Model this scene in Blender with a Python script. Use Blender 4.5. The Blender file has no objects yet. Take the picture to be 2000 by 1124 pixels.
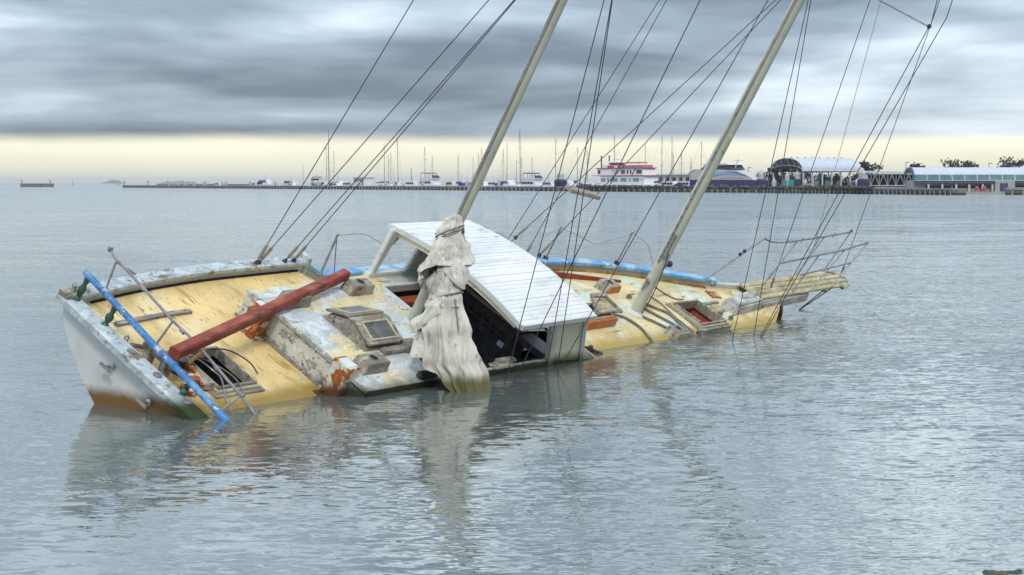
import bpy, bmesh, math, random
from mathutils import Vector, Matrix, noise
random.seed(7)
R = math.radians
scene = bpy.context.scene
COL = scene.collection

# ------------------------------------------------------------------ camera
cam_d = bpy.data.cameras.new('camera')
cam = bpy.data.objects.new('camera', cam_d); COL.objects.link(cam)
cam.location = (0, 0, 2.3)
cam.rotation_euler = (R(90 - 3.742), 0, 0)
cam_d.sensor_width = 36; cam_d.lens = 56.14
cam_d.clip_start = 0.1; cam_d.clip_end = 40000
scene.camera = cam
cy_ = scene.cycles
cy_.max_bounces = 6; cy_.diffuse_bounces = 3; cy_.glossy_bounces = 3; cy_.transmission_bounces = 2; cy_.volume_bounces = 0; cy_.caustics_reflective = False; cy_.caustics_refractive = False

# ------------------------------------------------------------------ exposure
vs = scene.view_settings
vs.view_transform = 'Standard'; vs.look = 'None'; vs.gamma = 1; vs.exposure = 0.12
vs.use_curve_mapping = False

# ------------------------------------------------------------------ world: broken overcast over a clear cream strip at the horizon
SUN_EL, SUN_AZ = 38, 172          # azimuth measured from +Y clockwise
world = bpy.data.worlds.new('World'); scene.world = world; world.use_nodes = True
wt = world.node_tree; wn = wt.nodes; wl = wt.links
for n in list(wn): wn.remove(n)
def WN(t, **k):
    n = wn.new(t)
    for a, b in k.items(): setattr(n, a, b)
    return n
def wmath(op, a, b=None, clamp=False):
    n = WN('ShaderNodeMath', operation=op); n.use_clamp = clamp
    for i, v in enumerate((a, b)):
        if v is None: continue
        if isinstance(v, (int, float)): n.inputs[i].default_value = v
        else: wl.new(v, n.inputs[i])
    return n.outputs[0]
def wmix(f, a, b):
    n = WN('ShaderNodeMix', data_type='RGBA')
    for s, v in ((n.inputs[0], f), (n.inputs[6], a), (n.inputs[7], b)):
        if isinstance(v, (int, float)): s.default_value = v
        elif isinstance(v, tuple): s.default_value = (*v, 1)
        else: wl.new(v, s)
    return n.outputs[2]
tc = WN('ShaderNodeTexCoord')
sep = WN('ShaderNodeSeparateXYZ'); wl.new(tc.outputs['Generated'], sep.inputs[0])
ez = wmath('MAXIMUM', sep.outputs[2], 0.0)
zz = wmath('DIVIDE', ez, wmath('ADD', wmath('MULTIPLY', ez, 2.5), 1.0))
def wnoise(kx, kz, off, detail, rough, dist=0.0):
    c = WN('ShaderNodeCombineXYZ')
    wl.new(wmath('ADD', wmath('MULTIPLY', sep.outputs[0], kx), off), c.inputs[0])
    wl.new(wmath('MULTIPLY', sep.outputs[1], kx), c.inputs[1])
    wl.new(wmath('MULTIPLY', zz, kz), c.inputs[2])
    n = WN('ShaderNodeTexNoise'); n.inputs['Scale'].default_value = 1
    n.inputs['Detail'].default_value = detail; n.inputs['Roughness'].default_value = rough
    n.inputs['Distortion'].default_value = dist
    wl.new(c.outputs[0], n.inputs['Vector'])
    return n.outputs[0]
n1 = wnoise(4.2, 36.0, 13.7, 4, .45, .3)
n2 = wnoise(2.4, 14.0, 15.7, 2, .5)
n3 = wnoise(9.0, 75.0, 6.3, 4, .55, .3)
cl = wmath('ADD', wmath('ADD', wmath('MULTIPLY', n1, .62), wmath('MULTIPLY', n2, .42)), wmath('MULTIPLY', n3, .16))
ramp = WN('ShaderNodeValToRGB'); wl.new(cl, ramp.inputs[0])
els = ramp.color_ramp.elements
els[0].position = .49; els[0].color = (.100, .128, .168, 1)
els[1].position = .74; els[1].color = (.60, .67, .735, 1)
e = els.new(.56); e.color = (.176, .222, .276, 1)
e = els.new(.63); e.color = (.285, .345, .405, 1)
# cream strip below the cloud base
edge = wmath('ADD', wmath('MULTIPLY', wnoise(3.5, 40, 5.5, 6, .6), .011), .0205)
mr = WN('ShaderNodeMapRange', interpolation_type='SMOOTHSTEP')
wl.new(ez, mr.inputs[0]); wl.new(wmath('SUBTRACT', edge, .0040), mr.inputs[1]); wl.new(wmath('ADD', edge, .0060), mr.inputs[2])
cream = wmix(wnoise(4, 60, 2.2, 3, .5), (.70, .665, .50), (.93, .885, .70))
sky_col = wmix(mr.outputs[0], cream, ramp.outputs[0])
# an overcast dome is brighter towards the zenith; steepened here to brighten the water
gain = wmath('ADD', wmath('MULTIPLY', wmath('DIVIDE', ez, wmath('ADD', ez, .22)), 3.1), 1.0)
vm = WN('ShaderNodeVectorMath', operation='SCALE'); wl.new(sky_col, vm.inputs[0]); wl.new(gain, vm.inputs[3])
nish = WN('ShaderNodeTexSky', sky_type='NISHITA', sun_disc=False, sun_elevation=R(SUN_EL), sun_rotation=R(SUN_AZ))
bg1 = WN('ShaderNodeBackground'); wl.new(vm.outputs[0], bg1.inputs[0]); bg1.inputs[1].default_value = 1.0
bg2 = WN('ShaderNodeBackground'); wl.new(nish.outputs[0], bg2.inputs[0]); bg2.inputs[1].default_value = .1
mx = WN('ShaderNodeMixShader'); mx.inputs[0].default_value = .08
wl.new(bg1.outputs[0], mx.inputs[1]); wl.new(bg2.outputs[0], mx.inputs[2])
wo = WN('ShaderNodeOutputWorld'); wl.new(mx.outputs[0], wo.inputs[0])

# ------------------------------------------------------------------ soft sun behind cloud
sd = bpy.data.lights.new('sun', 'SUN'); sd.energy = 1.5; sd.angle = R(10); sd.color = (1, .95, .86)
sun = bpy.data.objects.new('sun', sd); COL.objects.link(sun)
az = R(SUN_AZ)
to_sun = Vector((math.sin(az) * math.cos(R(SUN_EL)), math.cos(az) * math.cos(R(SUN_EL)), math.sin(R(SUN_EL))))
sun.rotation_euler = to_sun.to_track_quat('Z', 'Y').to_euler()
sun.location = (0, 0, 60)

# ------------------------------------------------------------------ materials
def srgb(r, g, b):
    f = lambda c: (c / 255 / 12.92) if c <= 10 else ((c / 255 + .055) / 1.055) ** 2.4
    return (f(r), f(g), f(b))
MATS = {}
def mat(name, col, rough=.6, var=.12, vscale=3.0, layers=(), bump=.0, bscale=30, metal=0, spec=.4, wl_col=None, wl_top=.12, emit=None):
    """painted / weathered surface. layers: (colour, scale, lo, hi, stretch) of noise-shaped wear; wl_col: scum line at the water"""
    if name in MATS: return MATS[name]
    m = bpy.data.materials.new(name); m.use_nodes = True; MATS[name] = m
    t = m.node_tree; N = t.nodes; L = t.links
    b = N['Principled BSDF']
    b.inputs['Roughness'].default_value = rough; b.inputs['Metallic'].default_value = metal
    b.inputs['Specular IOR Level'].default_value = spec
    tcn = N.new('ShaderNodeTexCoord')
    def nz(scale, detail=5, stretch=(1, 1, 1), off=0):
        mp = N.new('ShaderNodeMapping'); mp.inputs['Scale'].default_value = stretch; mp.inputs['Location'].default_value = (off, off * .7, off * .3)
        L.new(tcn.outputs['Object'], mp.inputs[0])
        n = N.new('ShaderNodeTexNoise'); n.inputs['Scale'].default_value = scale; n.inputs['Detail'].default_value = detail
        n.inputs['Roughness'].default_value = .6
        L.new(mp.outputs[0], n.inputs['Vector']); return n.outputs[0]
    def mixc(f, a, bb):
        x = N.new('ShaderNodeMix'); x.data_type = 'RGBA'
        for s, v in ((x.inputs[0], f), (x.inputs[6], a), (x.inputs[7], bb)):
            if isinstance(v, (int, float)): s.default_value = v
            elif isinstance(v, tuple): s.default_value = (*v[:3], 1)
            else: L.new(v, s)
        return x.outputs[2]
    def ramp01(v, lo, hi):
        r = N.new('ShaderNodeMapRange'); r.interpolation_type = 'SMOOTHSTEP'
        r.inputs[1].default_value = lo; r.inputs[2].default_value = hi
        L.new(v, r.inputs[0]); return r.outputs[0]
    d = tuple(c * (1 - var) for c in col); u = tuple(min(1, c * (1 + var)) for c in col)
    c = mixc(ramp01(nz(vscale), .3, .7), d, u)
    for i, ly in enumerate(layers):
        lc, ls, lo, hi = ly[:4]; st = ly[4] if len(ly) > 4 else (1, 1, 1)
        c = mixc(ramp01(nz(ls, 8, st, 3.1 * i + 1), lo, hi), c, lc)
    if wl_col:
        g = N.new('ShaderNodeNewGeometry'); sx = N.new('ShaderNodeSeparateXYZ'); L.new(g.outputs['Position'], sx.inputs[0])
        add = N.new('ShaderNodeMath'); add.operation = 'MULTIPLY_ADD'; L.new(nz(3), add.inputs[0]); add.inputs[1].default_value = -.16; L.new(sx.outputs[2], add.inputs[2])
        f = N.new('ShaderNodeMapRange'); f.interpolation_type = 'SMOOTHSTEP'; f.inputs[1].default_value = wl_top - .02; f.inputs[2].default_value = wl_top - .17
        L.new(add.outputs[0], f.inputs[0])
        c = mixc(f.outputs[0], c, wl_col)
    L.new(c, b.inputs['Base Color'])
    if bump:
        bp = N.new('ShaderNodeBump'); bp.inputs['Strength'].default_value = bump; bp.inputs['Distance'].default_value = .01
        L.new(nz(bscale, 6), bp.inputs['Height']); L.new(bp.outputs[0], b.inputs['Normal'])
    if emit:
        b.inputs['Emission Color'].default_value = (*emit, 1); b.inputs['Emission Strength'].default_value = 1
    return m

RUST = (.30, .085, .022); DARKRUST = (.10, .035, .015); GRIME = (.12, .085, .045); OCHRE = (.52, .32, .10)
m_deck = mat('deck_paint', (.70, .51, .22), .55, .14, 1.3, [((.77, .64, .38), 1.7, .50, .68, (1, .6, 1)), ((.42, .25, .08), 2.4, .54, .74, (1.4, .5, 1)), ((.34, .21, .08), 6, .58, .68, (2.4, .4, 1)), ((.78, .70, .52), 11, .64, .70), (GRIME, 26, .62, .66, (1.6, .5, 1)), (RUST, 11, .66, .70, (1.6, .5, 1))], .3, 30, spec=.25, wl_col=(.30, .20, .05), wl_top=.12)
m_deckfwd = mat('foredeck_paint', (.68, .53, .27), .55, .14, 1.2, [((.55, .63, .52), 1.0, .48, .60), ((.74, .70, .50), 2.4, .52, .68), ((.42, .25, .07), 3, .56, .74, (.5, 1.6, 1)), (GRIME, 26, .62, .66), (RUST, 8, .65, .70, (.6, 1.4, 1)), ((.30, .2, .09), 6, .61, .68, (.4, 2, 1))], .3, 30, spec=.25, wl_col=(.40, .28, .08), wl_top=.12)
m_roof = mat('cabin_top_paint', (.46, .485, .49), .6, .14, 2, [((.68, .56, .30), 1.9, .49, .60, (.7, 1.2, 1)), ((.62, .66, .68), 3.6, .50, .62), ((.30, .30, .28), 5, .57, .68, (.4, 1.6, 1)), (OCHRE, 7, .62, .68), ((.70, .73, .75), 12, .60, .66), (GRIME, 34, .62, .66)], .35, 30, spec=.2, wl_col=(.08, .08, .05))
m_cabside = mat('cabin_side_paint', (.56, .56, .52), .65, .14, 3, [((.30, .30, .29), 5, .48, .58, (1, .8, 1.6)), ((.64, .58, .42), 8, .56, .64), (GRIME, 20, .60, .66), (RUST, 12, .66, .71), ((.72, .73, .70), 14, .60, .65)], .5, 25, spec=.2, wl_col=(.05, .052, .03), wl_top=.14)
m_hull = mat('hull_white_paint', (.70, .70, .675), .42, .05, 1.2, [((.50, .50, .48), 2, .5, .75), ((.40, .37, .30), 5, .66, .8, (1, 1, .3))], .06, 20, spec=.4, wl_col=(.20, .10, .025), wl_top=.17)
m_cap = mat('weathered_cap_rail', (.42, .47, .49), .75, .14, 4, [((.54, .59, .61), 7, .48, .60), ((.20, .155, .12), 5, .55, .63, (.6, .9, 1)), ((.28, .12, .07), 7, .65, .69), ((.30, .29, .27), 14, .56, .64), ((.10, .08, .07), 20, .63, .67)], .6, 30, spec=.2, wl_col=(.035, .045, .018), wl_top=.2)
m_bulw = mat('bulwark_grey_paint', (.50, .505, .48), .6, .10, 3, [((.34, .33, .29), 8, .56, .68), ((.16, .11, .06), 12, .68, .76)], .2, 30, spec=.2)
m_blue = mat('bright_blue_paint', (.065, .205, .47), .55, .22, 5, [((.18, .35, .57), 6, .49, .62), ((.04, .11, .25), 4, .53, .64), ((.50, .54, .55), 10, .585, .615), ((.12, .09, .07), 15, .61, .64)], .5, 25)
m_bluecap = mat('pale_blue_cap_paint', (.15, .36, .62), .6, .18, 2.5, [((.32, .52, .68), 3.5, .48, .62), ((.52, .57, .58), 8, .57, .62), ((.20, .12, .08), 12, .62, .66), ((.28, .30, .31), 5, .6, .68)], .4, 30)
m_rot = mat('rotten_brown_wood', (.30, .17, .05), .9, .3, 6, [((.12, .07, .03), 14, .5, .62), ((.46, .48, .36), 9, .62, .7)], .8, 40, spec=.1)
m_red = mat('red_oxide_timber', (.235, .042, .024), .6, .2, 5, [((.34, .10, .06), 7, .50, .64, (.4, 1, 1)), ((.11, .025, .018), 5, .56, .66, (.3, 1, 1))], .4, 40)
m_rust = mat('rusted_steel', (.62, .60, .52), .75, .1, 4, [(RUST, 6, .44, .52), ((.48, .17, .03), 10, .52, .62), (DARKRUST, 12, .58, .68)], .5, 40, wl_col=DARKRUST, wl_top=.14)
m_teak = mat('weathered_grey_teak', (.25, .225, .19), .78, .22, 5, [((.42, .38, .31), 9, .50, .62, (.3, 1.5, 1)), ((.09, .075, .06), 13, .57, .66), ((.34, .19, .085), 5, .58, .68)], .6, 40, spec=.2)
m_varn = mat('orange_varnished_wood', (.42, .13, .035), .45, .2, 5, [((.22, .08, .03), 9, .55, .7), ((.45, .30, .18), 14, .64, .72)], .2, 50)
m_redin = mat('red_brown_interior', (.40, .105, .05), .6, .25, 5, [((.15, .04, .025), 6, .54, .7)], .2, 30)
m_redcloth = mat('red_cloth', (.62, .03, .03), .8, .15, 9, [], .3, 50)
m_plank = mat('pale_platform_planks', (.43, .36, .21), .8, .2, 4, [((.55, .50, .36), 8, .50, .62, (.3, 2, 1)), ((.20, .17, .13), 8, .56, .66, (.3, 2, 1)), ((.32, .2, .09), 4, .58, .68)], .5, 40, spec=.2)
m_mast = mat('cream_mast_paint', (.50, .50, .41), .38, .08, 2.0, [((.40, .40, .31), 3, .5, .7, (2, 2, .5)), ((.14, .13, .12), 9, .66, .69), ((.62, .62, .53), 8, .58, .7)], .1, 20, spec=.4)
m_alu = mat('dull_aluminium', (.42, .42, .42), .42, .12, 8, [((.22, .21, .20), 12, .58, .7)], .1, 40, metal=.8)
m_tube = mat('tarnished_steel_tube', (.30, .275, .27), .42, .2, 9, [((.16, .10, .07), 14, .60, .7)], .1, 40, metal=.6)
m_wire = mat('dark_rigging_wire', (.060, .050, .058), .55, .2, 9, [], 0, metal=.3)
m_rope = mat('grey_hose_rubber', (.17, .155, .14), .8, .25, 12, [], .3, 60)
m_black = mat('black_console_plastic', (.050, .050, .056), .45, .3, 8, [((.10, .10, .105), 7, .54, .68)], .1, 40)
m_void = mat('void_shade_black', (.018, .016, .015), .9, .3, 5, [], .2, 20)  # near-black colour carries the shade inside wells, holes and gaps
m_white = mat('white_hardtop_paint', (.73, .725, .72), .55, .06, 1.3, [((.60, .59, .57), 2.2, .51, .68, (.5, 2, 1)), ((.46, .43, .38), 3.5, .58, .72, (.7, 1.5, 1)), ((.34, .29, .24), 22, .65, .69), ((.45, .28, .16), 9, .67, .72)], .2, 25, spec=.25)
m_trim = mat('wheelhouse_trim', (.60, .61, .59), .55, .08, 4, [((.42, .32, .22), 9, .62, .7), ((.20, .14, .10), 18, .68, .74)], .2, 40, wl_col=(.10, .12, .04))
m_wall = mat('wheelhouse_cream_wall', (.84, .76, .57), .55, .08, 3, [((.52, .44, .29), 4, .56, .72), ((.80, .77, .68), 9, .56, .68)], .15, 30, wl_col=(.14, .14, .06), wl_top=.13)
m_canvas = mat('old_sail_canvas', (.555, .53, .46), .92, .12, 2.0, [((.40, .365, .30), 2.2, .49, .64, (1.5, 1.5, .5)), ((.65, .635, .585), 5, .54, .68, (1.5, 1.5, .5)), ((.31, .265, .20), 6, .58, .68, (2, 2, .4))], .45, 60, spec=.1, wl_col=(.14, .13, .06), wl_top=.17)
m_green = mat('verdigris_bronze', (.05, .11, .085), .5, .3, 14, [((.03, .05, .04), 9, .5, .7)], .2, 50, metal=.4)
m_navy = mat('navy_plastic', (.03, .035, .10), .45, .3, 8)
m_glass = mat('dusty_dark_glass', (.085, .09, .085), .25, .2, 5, [((.20, .20, .18), 6, .5, .75)], spec=.5)
m_beige = mat('brass_beading', (.47, .42, .28), .5, .15, 10, [((.2, .16, .1), 20, .6, .7)])
m_label = mat('paper_label', (.62, .62, .62), .6, .05)
m_bluelab = mat('blue_label', (.02, .06, .28), .5, .1)
m_orangerope = mat('orange_pipe', (.55, .26, .05), .6, .2)

# ------------------------------------------------------------------ mesh helpers (a geometry is (verts, faces))
def box(cx, cy, cz, sx, sy, sz):
    x, y, z = sx / 2, sy / 2, sz / 2
    v = [(cx + a * x, cy + b * y, cz + c * z) for c in (-1, 1) for a, b in ((-1, -1), (1, -1), (1, 1), (-1, 1))]
    return v, [(3, 2, 1, 0), (4, 5, 6, 7), (0, 1, 5, 4), (1, 2, 6, 5), (2, 3, 7, 6), (3, 0, 4, 7)]
def span(x0, x1, y0, y1, z0, z1): return box((x0 + x1) / 2, (y0 + y1) / 2, (z0 + z1) / 2, x1 - x0, y1 - y0, z1 - z0)
def hexa(b, t):
    """solid between a bottom quad and a top quad (both counter-clockwise from above)"""
    return list(b) + list(t), [(3, 2, 1, 0), (4, 5, 6, 7), (0, 1, 5, 4), (1, 2, 6, 5), (2, 3, 7, 6), (3, 0, 4, 7)]
def tube(path, r, n=8, caps=True):
    P = [Vector(p) for p in path]; V = []; F = []
    rr = r if isinstance(r, (list, tuple)) else [r] * len(P)
    up = None
    for i, p in enumerate(P):
        d = ((P[min(i + 1, len(P) - 1)] - P[max(i - 1, 0)])).normalized()
        if up is None:
            up = Vector((0, 0, 1)) if abs(d.z) < .9 else Vector((1, 0, 0))
        s = d.cross(up).normalized(); up = s.cross(d).normalized()
        for k in range(n):
            a = 2 * math.pi * k / n
            V.append(tuple(p + (s * math.cos(a) + up * math.sin(a)) * rr[i]))
    for i in range(len(P) - 1):
        for k in range(n):
            a, b = i * n + k, i * n + (k + 1) % n
            F.append((a, b, b + n, a + n))
    if caps:
        F.append(tuple(range(n - 1, -1, -1))); F.append(tuple(range((len(P) - 1) * n, len(P) * n)))
    return V, F
def sweep(path, prof, up=(0, 0, 1)):
    """closed profile [(side, up)...] carried along a path"""
    P = [Vector(p) for p in path]; n = len(prof); V = []; F = []; U = Vector(up)
    for i, p in enumerate(P):
        d = (P[min(i + 1, len(P) - 1)] - P[max(i - 1, 0)]).normalized()
        s = U.cross(d).normalized(); u = d.cross(s).normalized()
        for a, b in prof: V.append(tuple(p + s * a + u * b))
    for i in range(len(P) - 1):
        for k in range(n):
            a, b = i * n + k, i * n + (k + 1) % n
            F.append((a, b, b + n, a + n))
    F.append(tuple(range(n - 1, -1, -1))); F.append(tuple(range((len(P) - 1) * n, len(P) * n)))
    return V, F
def lathe(prof, n=16, o=(0, 0, 0), axis=(0, 0, 1)):
    q = Vector(axis).normalized().to_track_quat('Z', 'Y'); o = Vector(o); V = []; F = []
    for r, z in prof:
        for k in range(n):
            a = 2 * math.pi * k / n
            V.append(tuple(o + q @ Vector((r * math.cos(a), r * math.sin(a), z))))
    for i in range(len(prof) - 1):
        for k in range(n):
            a, b = i * n + k, i * n + (k + 1) % n
            F.append((a, b, b + n, a + n))
    F.append(tuple(range(n - 1, -1, -1))); F.append(tuple(range((len(prof) - 1) * n, len(prof) * n)))
    return V, F
def prism(poly, axis, a, b):
    """extrude a 2-D polygon along axis 0/1/2 from a to b"""
    def put(p, t):
        q = list(p); q.insert(axis, t); return tuple(q)
    n = len(poly); V = [put(p, a) for p in poly] + [put(p, b) for p in poly]
    return V, [tuple(range(n - 1, -1, -1)), tuple(range(n, 2 * n))] + [(i, (i + 1) % n, n + (i + 1) % n, n + i) for i in range(n)]
def join(*gs):
    V = []; F = []
    for v, f in gs:
        o = len(V); V += list(v); F += [tuple(i + o for i in q) for q in f]
    return V, F
def sag(a, b, s, n=12):
    a = Vector(a); b = Vector(b)
    return [tuple(a.lerp(b, i / n) + Vector((0, 0, -4 * s * (i / n) * (1 - i / n)))) for i in range(n + 1)]
def smoothpath(pts, k=5):
    P = [Vector(p) for p in pts]; out = []
    for i in range(len(P) - 1):
        p0, p1, p2, p3 = P[max(i - 1, 0)], P[i], P[i + 1], P[min(i + 2, len(P) - 1)]
        for j in range(k):
            t = j / k
            out.append(tuple(.5 * ((2 * p1) + (p2 - p0) * t + (2 * p0 - 5 * p1 + 4 * p2 - p3) * t * t + (3 * p1 - p0 - 3 * p2 + p3) * t ** 3)))
    out.append(tuple(P[-1])); return out
def mesh(name, g, m, smooth=False, bevel=0, seg=2, xf=None):
    me = bpy.data.meshes.new(name)
    v, f = g
    if xf is not None: v = [tuple(xf @ Vector(p)) for p in v]
    me.from_pydata(v, [], f)
    bm = bmesh.new(); bm.from_mesh(me)
    if bevel:
        bmesh.ops.bevel(bm, geom=[e for e in bm.edges if e.is_manifold and e.calc_face_angle(0) > .5], offset=bevel, segments=seg, affect='EDGES', clamp_overlap=True)
    bmesh.ops.recalc_face_normals(bm, faces=bm.faces)
    bm.to_mesh(me); bm.free()
    me.materials.append(m)
    if smooth:
        me.polygons.foreach_set('use_smooth', [True] * len(me.polygons))
        if smooth != 'all':
            try: me.set_sharp_from_angle(angle=R(38))
            except Exception: pass
    return me
def obj(name, g, m, parent=None, smooth=False, bevel=0, seg=2, xf=None):
    o = bpy.data.objects.new(name, mesh(name, g, m, smooth, bevel, seg, xf)); COL.objects.link(o)
    o.parent = parent; return o
def tag(o, label=None, cat=None, group=None, kind=None):
    if label: o['label'] = label
    if cat: o['category'] = cat
    if group: o['group'] = group
    if kind: o['kind'] = kind
    return o
def empty(name, loc=(0, 0, 0), rz=0):
    o = bpy.data.objects.new(name, None); COL.objects.link(o); o.location = loc; o.rotation_euler = (0, 0, rz); o.empty_display_size = .3
    return o
def interp(tab, x):
    if x <= tab[0][0]: return tab[0][1]
    for (a, va), (b, vb) in zip(tab, tab[1:]):
        if x <= b: return va + (vb - va) * (x - a) / (b - a)
    return tab[-1][1]

# ------------------------------------------------------------------ water
def water_material():
    m = bpy.data.materials.new('bay_water'); m.use_nodes = True
    t = m.node_tree; N = t.nodes; L = t.links; b = N['Principled BSDF']
    b.inputs['Base Color'].default_value = (.10, .118, .105, 1); b.inputs['Roughness'].default_value = .03
    b.inputs['IOR'].default_value = 3.3
    tcn = N.new('ShaderNodeTexCoord')
    def nz(sx, sy, detail, rough=.5, rot=0, dist=0, out=0):
        mp = N.new('ShaderNodeMapping'); mp.inputs['Scale'].default_value = (sx, sy, 1); mp.inputs['Rotation'].default_value = (0, 0, rot)
        L.new(tcn.outputs['Object'], mp.inputs[0])
        n = N.new('ShaderNodeTexNoise'); n.inputs['Scale'].default_value = 1; n.inputs['Detail'].default_value = detail
        n.inputs['Roughness'].default_value = rough; n.inputs['Distortion'].default_value = dist
        L.new(mp.outputs[0], n.inputs['Vector']); return n.outputs[out]
    def vec(op, a, bb):
        n = N.new('ShaderNodeVectorMath'); n.operation = op
        for i, v in enumerate((a, bb)):
            if isinstance(v, tuple): n.inputs[i].default_value = v
            elif isinstance(v, (int, float)): n.inputs[3].default_value = v
            else: L.new(v, n.inputs[3] if (op == 'SCALE' and i == 1) else n.inputs[i])
        return n.outputs[0]
    patch = nz(.012, .06, 3, .55, R(2))       # calmer and rougher lanes
    amp = N.new('ShaderNodeMapRange'); amp.inputs[1].default_value = .35; amp.inputs[2].default_value = .65; amp.inputs[3].default_value = .6; amp.inputs[4].default_value = 1.3
    slick = N.new('ShaderNodeMapRange'); slick.inputs[1].default_value = .38; slick.inputs[2].default_value = .62; slick.inputs[3].default_value = .55; slick.inputs[4].default_value = 1.35
    L.new(nz(.22, .55, 3, .55, R(12), .4), slick.inputs[0])     # small slicks and cat's-paws
    L.new(patch, amp.inputs[0])
    def slope(sx, sy, detail, rough, rot, dist, kx, ky):
        return vec('MULTIPLY', vec('SUBTRACT', nz(sx, sy, detail, rough, rot, dist, 1), (.5, .5, .5)), (kx, ky, 0))
    sx_ = N.new('ShaderNodeSeparateXYZ'); L.new(tcn.outputs['Object'], sx_.inputs[0])
    wind = N.new('ShaderNodeMapRange'); wind.inputs[1].default_value = 22; wind.inputs[2].default_value = 110; wind.inputs[3].default_value = .50; wind.inputs[4].default_value = 3.0
    L.new(sx_.outputs[1], wind.inputs[0])      # sheltered close to the shore, windier out in the bay
    tot = vec('ADD', vec('SCALE', slope(5.6, 14.0, 2, .55, R(5), .6, .26, .46), amp.outputs[0]), vec('ADD', slope(1.3, 3.6, 2, .5, R(-8), .3, .09, .20), slope(.12, .36, 2, .5, R(4), 0, .03, .08)))
    tot = vec('SCALE', vec('SCALE', tot, slick.outputs[0]), wind.outputs[0])
    shore_tilt = N.new('ShaderNodeMapRange'); shore_tilt.inputs[1].default_value = 22; shore_tilt.inputs[2].default_value = 140; shore_tilt.inputs[3].default_value = .01; shore_tilt.inputs[4].default_value = .15
    L.new(sx_.outputs[1], shore_tilt.inputs[0])       # normals tilted shoreward so the far water mirrors higher, brighter sky
    tot = vec('ADD', tot, vec('SCALE', (0, -1, 0), shore_tilt.outputs[0]))
    nn = vec('ADD', tot, (0, 0, 1)); nrm = N.new('ShaderNodeVectorMath'); nrm.operation = 'NORMALIZE'; L.new(nn, nrm.inputs[0])
    L.new(nrm.outputs[0], b.inputs['Normal'])
    return m
g = []
Wv = []; Wf = []
xs = [-14000, -4000, -1200, -400, -120, -40, -15, 0, 15, 40, 120, 400, 1200, 4000, 14000]
ys = [-300, -60, -10, 0, 8, 16, 26, 40, 70, 150, 400, 1200, 4000, 9000, 16000]
for y in ys:
    for x in xs: Wv.append((x, y, 0))
for j in range(len(ys) - 1):
    for i in range(len(xs) - 1):
        a = j * len(xs) + i; Wf.append((a, a + 1, a + 1 + len(xs), a + len(xs)))
w = obj('water', (Wv, Wf), water_material()); tag(w, kind='structure', label='pale grey rippled bay water around the wreck')

# ------------------------------------------------------------------ the sunken ketch: boat frame x forward, y to port, z up from the deck
ORG = Vector((1.81, 23.7475, .364))
yaw, trim, heel = R(55.1), R(.4), R(30.4)
cz, sz, ct, st, ch, sh = math.cos(yaw), math.sin(yaw), math.cos(trim), math.sin(trim), math.cos(heel), math.sin(heel)
BR = Matrix(((cz, -sz, 0), (sz, cz, 0), (0, 0, 1))) @ Matrix(((ct, 0, -st), (0, 1, 0), (st, 0, ct))) @ Matrix(((1, 0, 0), (0, ch, -sh), (0, sh, ch)))
BM = Matrix.Translation(ORG) @ BR.to_4x4()
boat = empty('sunken_ketch'); boat.matrix_world = BM
tag(boat, 'heeled half-sunken two-masted wooden sailing boat with yellowed deck and white hardtop', 'sailing boat')
def part(name, g, m, smooth=False, bevel=0, parent=None, seg=2): return obj(name, g, m, parent or boat, smooth, bevel, seg)

BIN = [(-9.5, 1.40), (-9.3, 1.43), (-8.6, 1.56), (-8.1, 1.62), (-7.4, 1.69), (-6.3, 1.73), (-5.5, 1.75), (-4.5, 1.71), (-3, 1.68), (-1, 1.60), (0, 1.50), (.5, 1.40), (1.2, 1.16), (1.6, .99), (2.1, .78), (2.6, .57), (3.2, .36), (4.2, .17), (5.1, .04)]
def bin_(x):                       # inner half-breadth of the deck, smoothed
    return (interp(BIN, x - .25) + 2 * interp(BIN, x) + interp(BIN, x + .25)) / 4
BIN_S = [(-9.5, 1.40), (-9.3, 1.43), (-8.6, 1.56), (-8.1, 1.62), (-7.4, 1.69), (-6.3, 1.73), (-5.5, 1.75), (-4.5, 1.71), (-3, 1.68), (-1, 1.60), (0, 1.50), (.5, 1.42), (1.2, 1.28), (2, 1.14), (2.8, .97), (3.4, .80), (4.0, .52), (4.5, .30), (5.1, .04)]
def bins_(x): return (interp(BIN_S, x - .2) + 2 * interp(BIN_S, x) + interp(BIN_S, x + .2)) / 4
def camber(x): return .07 * max(0, min(1, (x + 5.6) / .35))
def zd(x, y): return -camber(x) * y * y
# hull shell
st_x = [-9.5, -9.2, -8.7, -8, -7, -6, -5, -4, -3, -2, -1, 0, .6, 1.2, 1.8, 2.4, 3, 3.6, 4.2, 4.7, 5.1, 5.3]
def station(x, n=14, side=bin_):
    B = side(x) + (.10 if x < 4.6 else .05); ze = zd(x, side(x)) - .004
    if x > 5.2: B = .04
    D = interp([(-9.5, .95), (-6, 1.6), (-1, 1.8), (3, 1.5), (5.3, 1.0)], x)
    pts = []
    for i in range(n + 1):
        ph = math.pi / 2 * i / n
        y = B * max(0, math.cos(ph)) ** (1.65 if x < 3 else 1.3); z = ze - D * math.sin(ph) ** 1.1
        rake = (.10 * (ze - z) if x < -9.1 else 0) - (.0 * (ze - z))
        pts.append((x + rake, y, z))
    return pts
HV = []; HF = []; ncol = 29
for x in st_x:
    p = station(x); q_ = station(x, 14, bins_); HV += p + [(a, -b, c) for a, b, c in reversed(q_[:-1])]
for i in range(len(st_x) - 1):
    for k in range(ncol - 1):
        a = i * ncol + k; HF.append((a, a + 1, a + 1 + ncol, a + ncol))
HF.append(tuple(range(ncol - 1, -1, -1))); HF.append(tuple(range((len(st_x) - 1) * ncol, len(st_x) * ncol)))
hull = part('hull', (HV, HF), m_hull, smooth=True)

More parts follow.
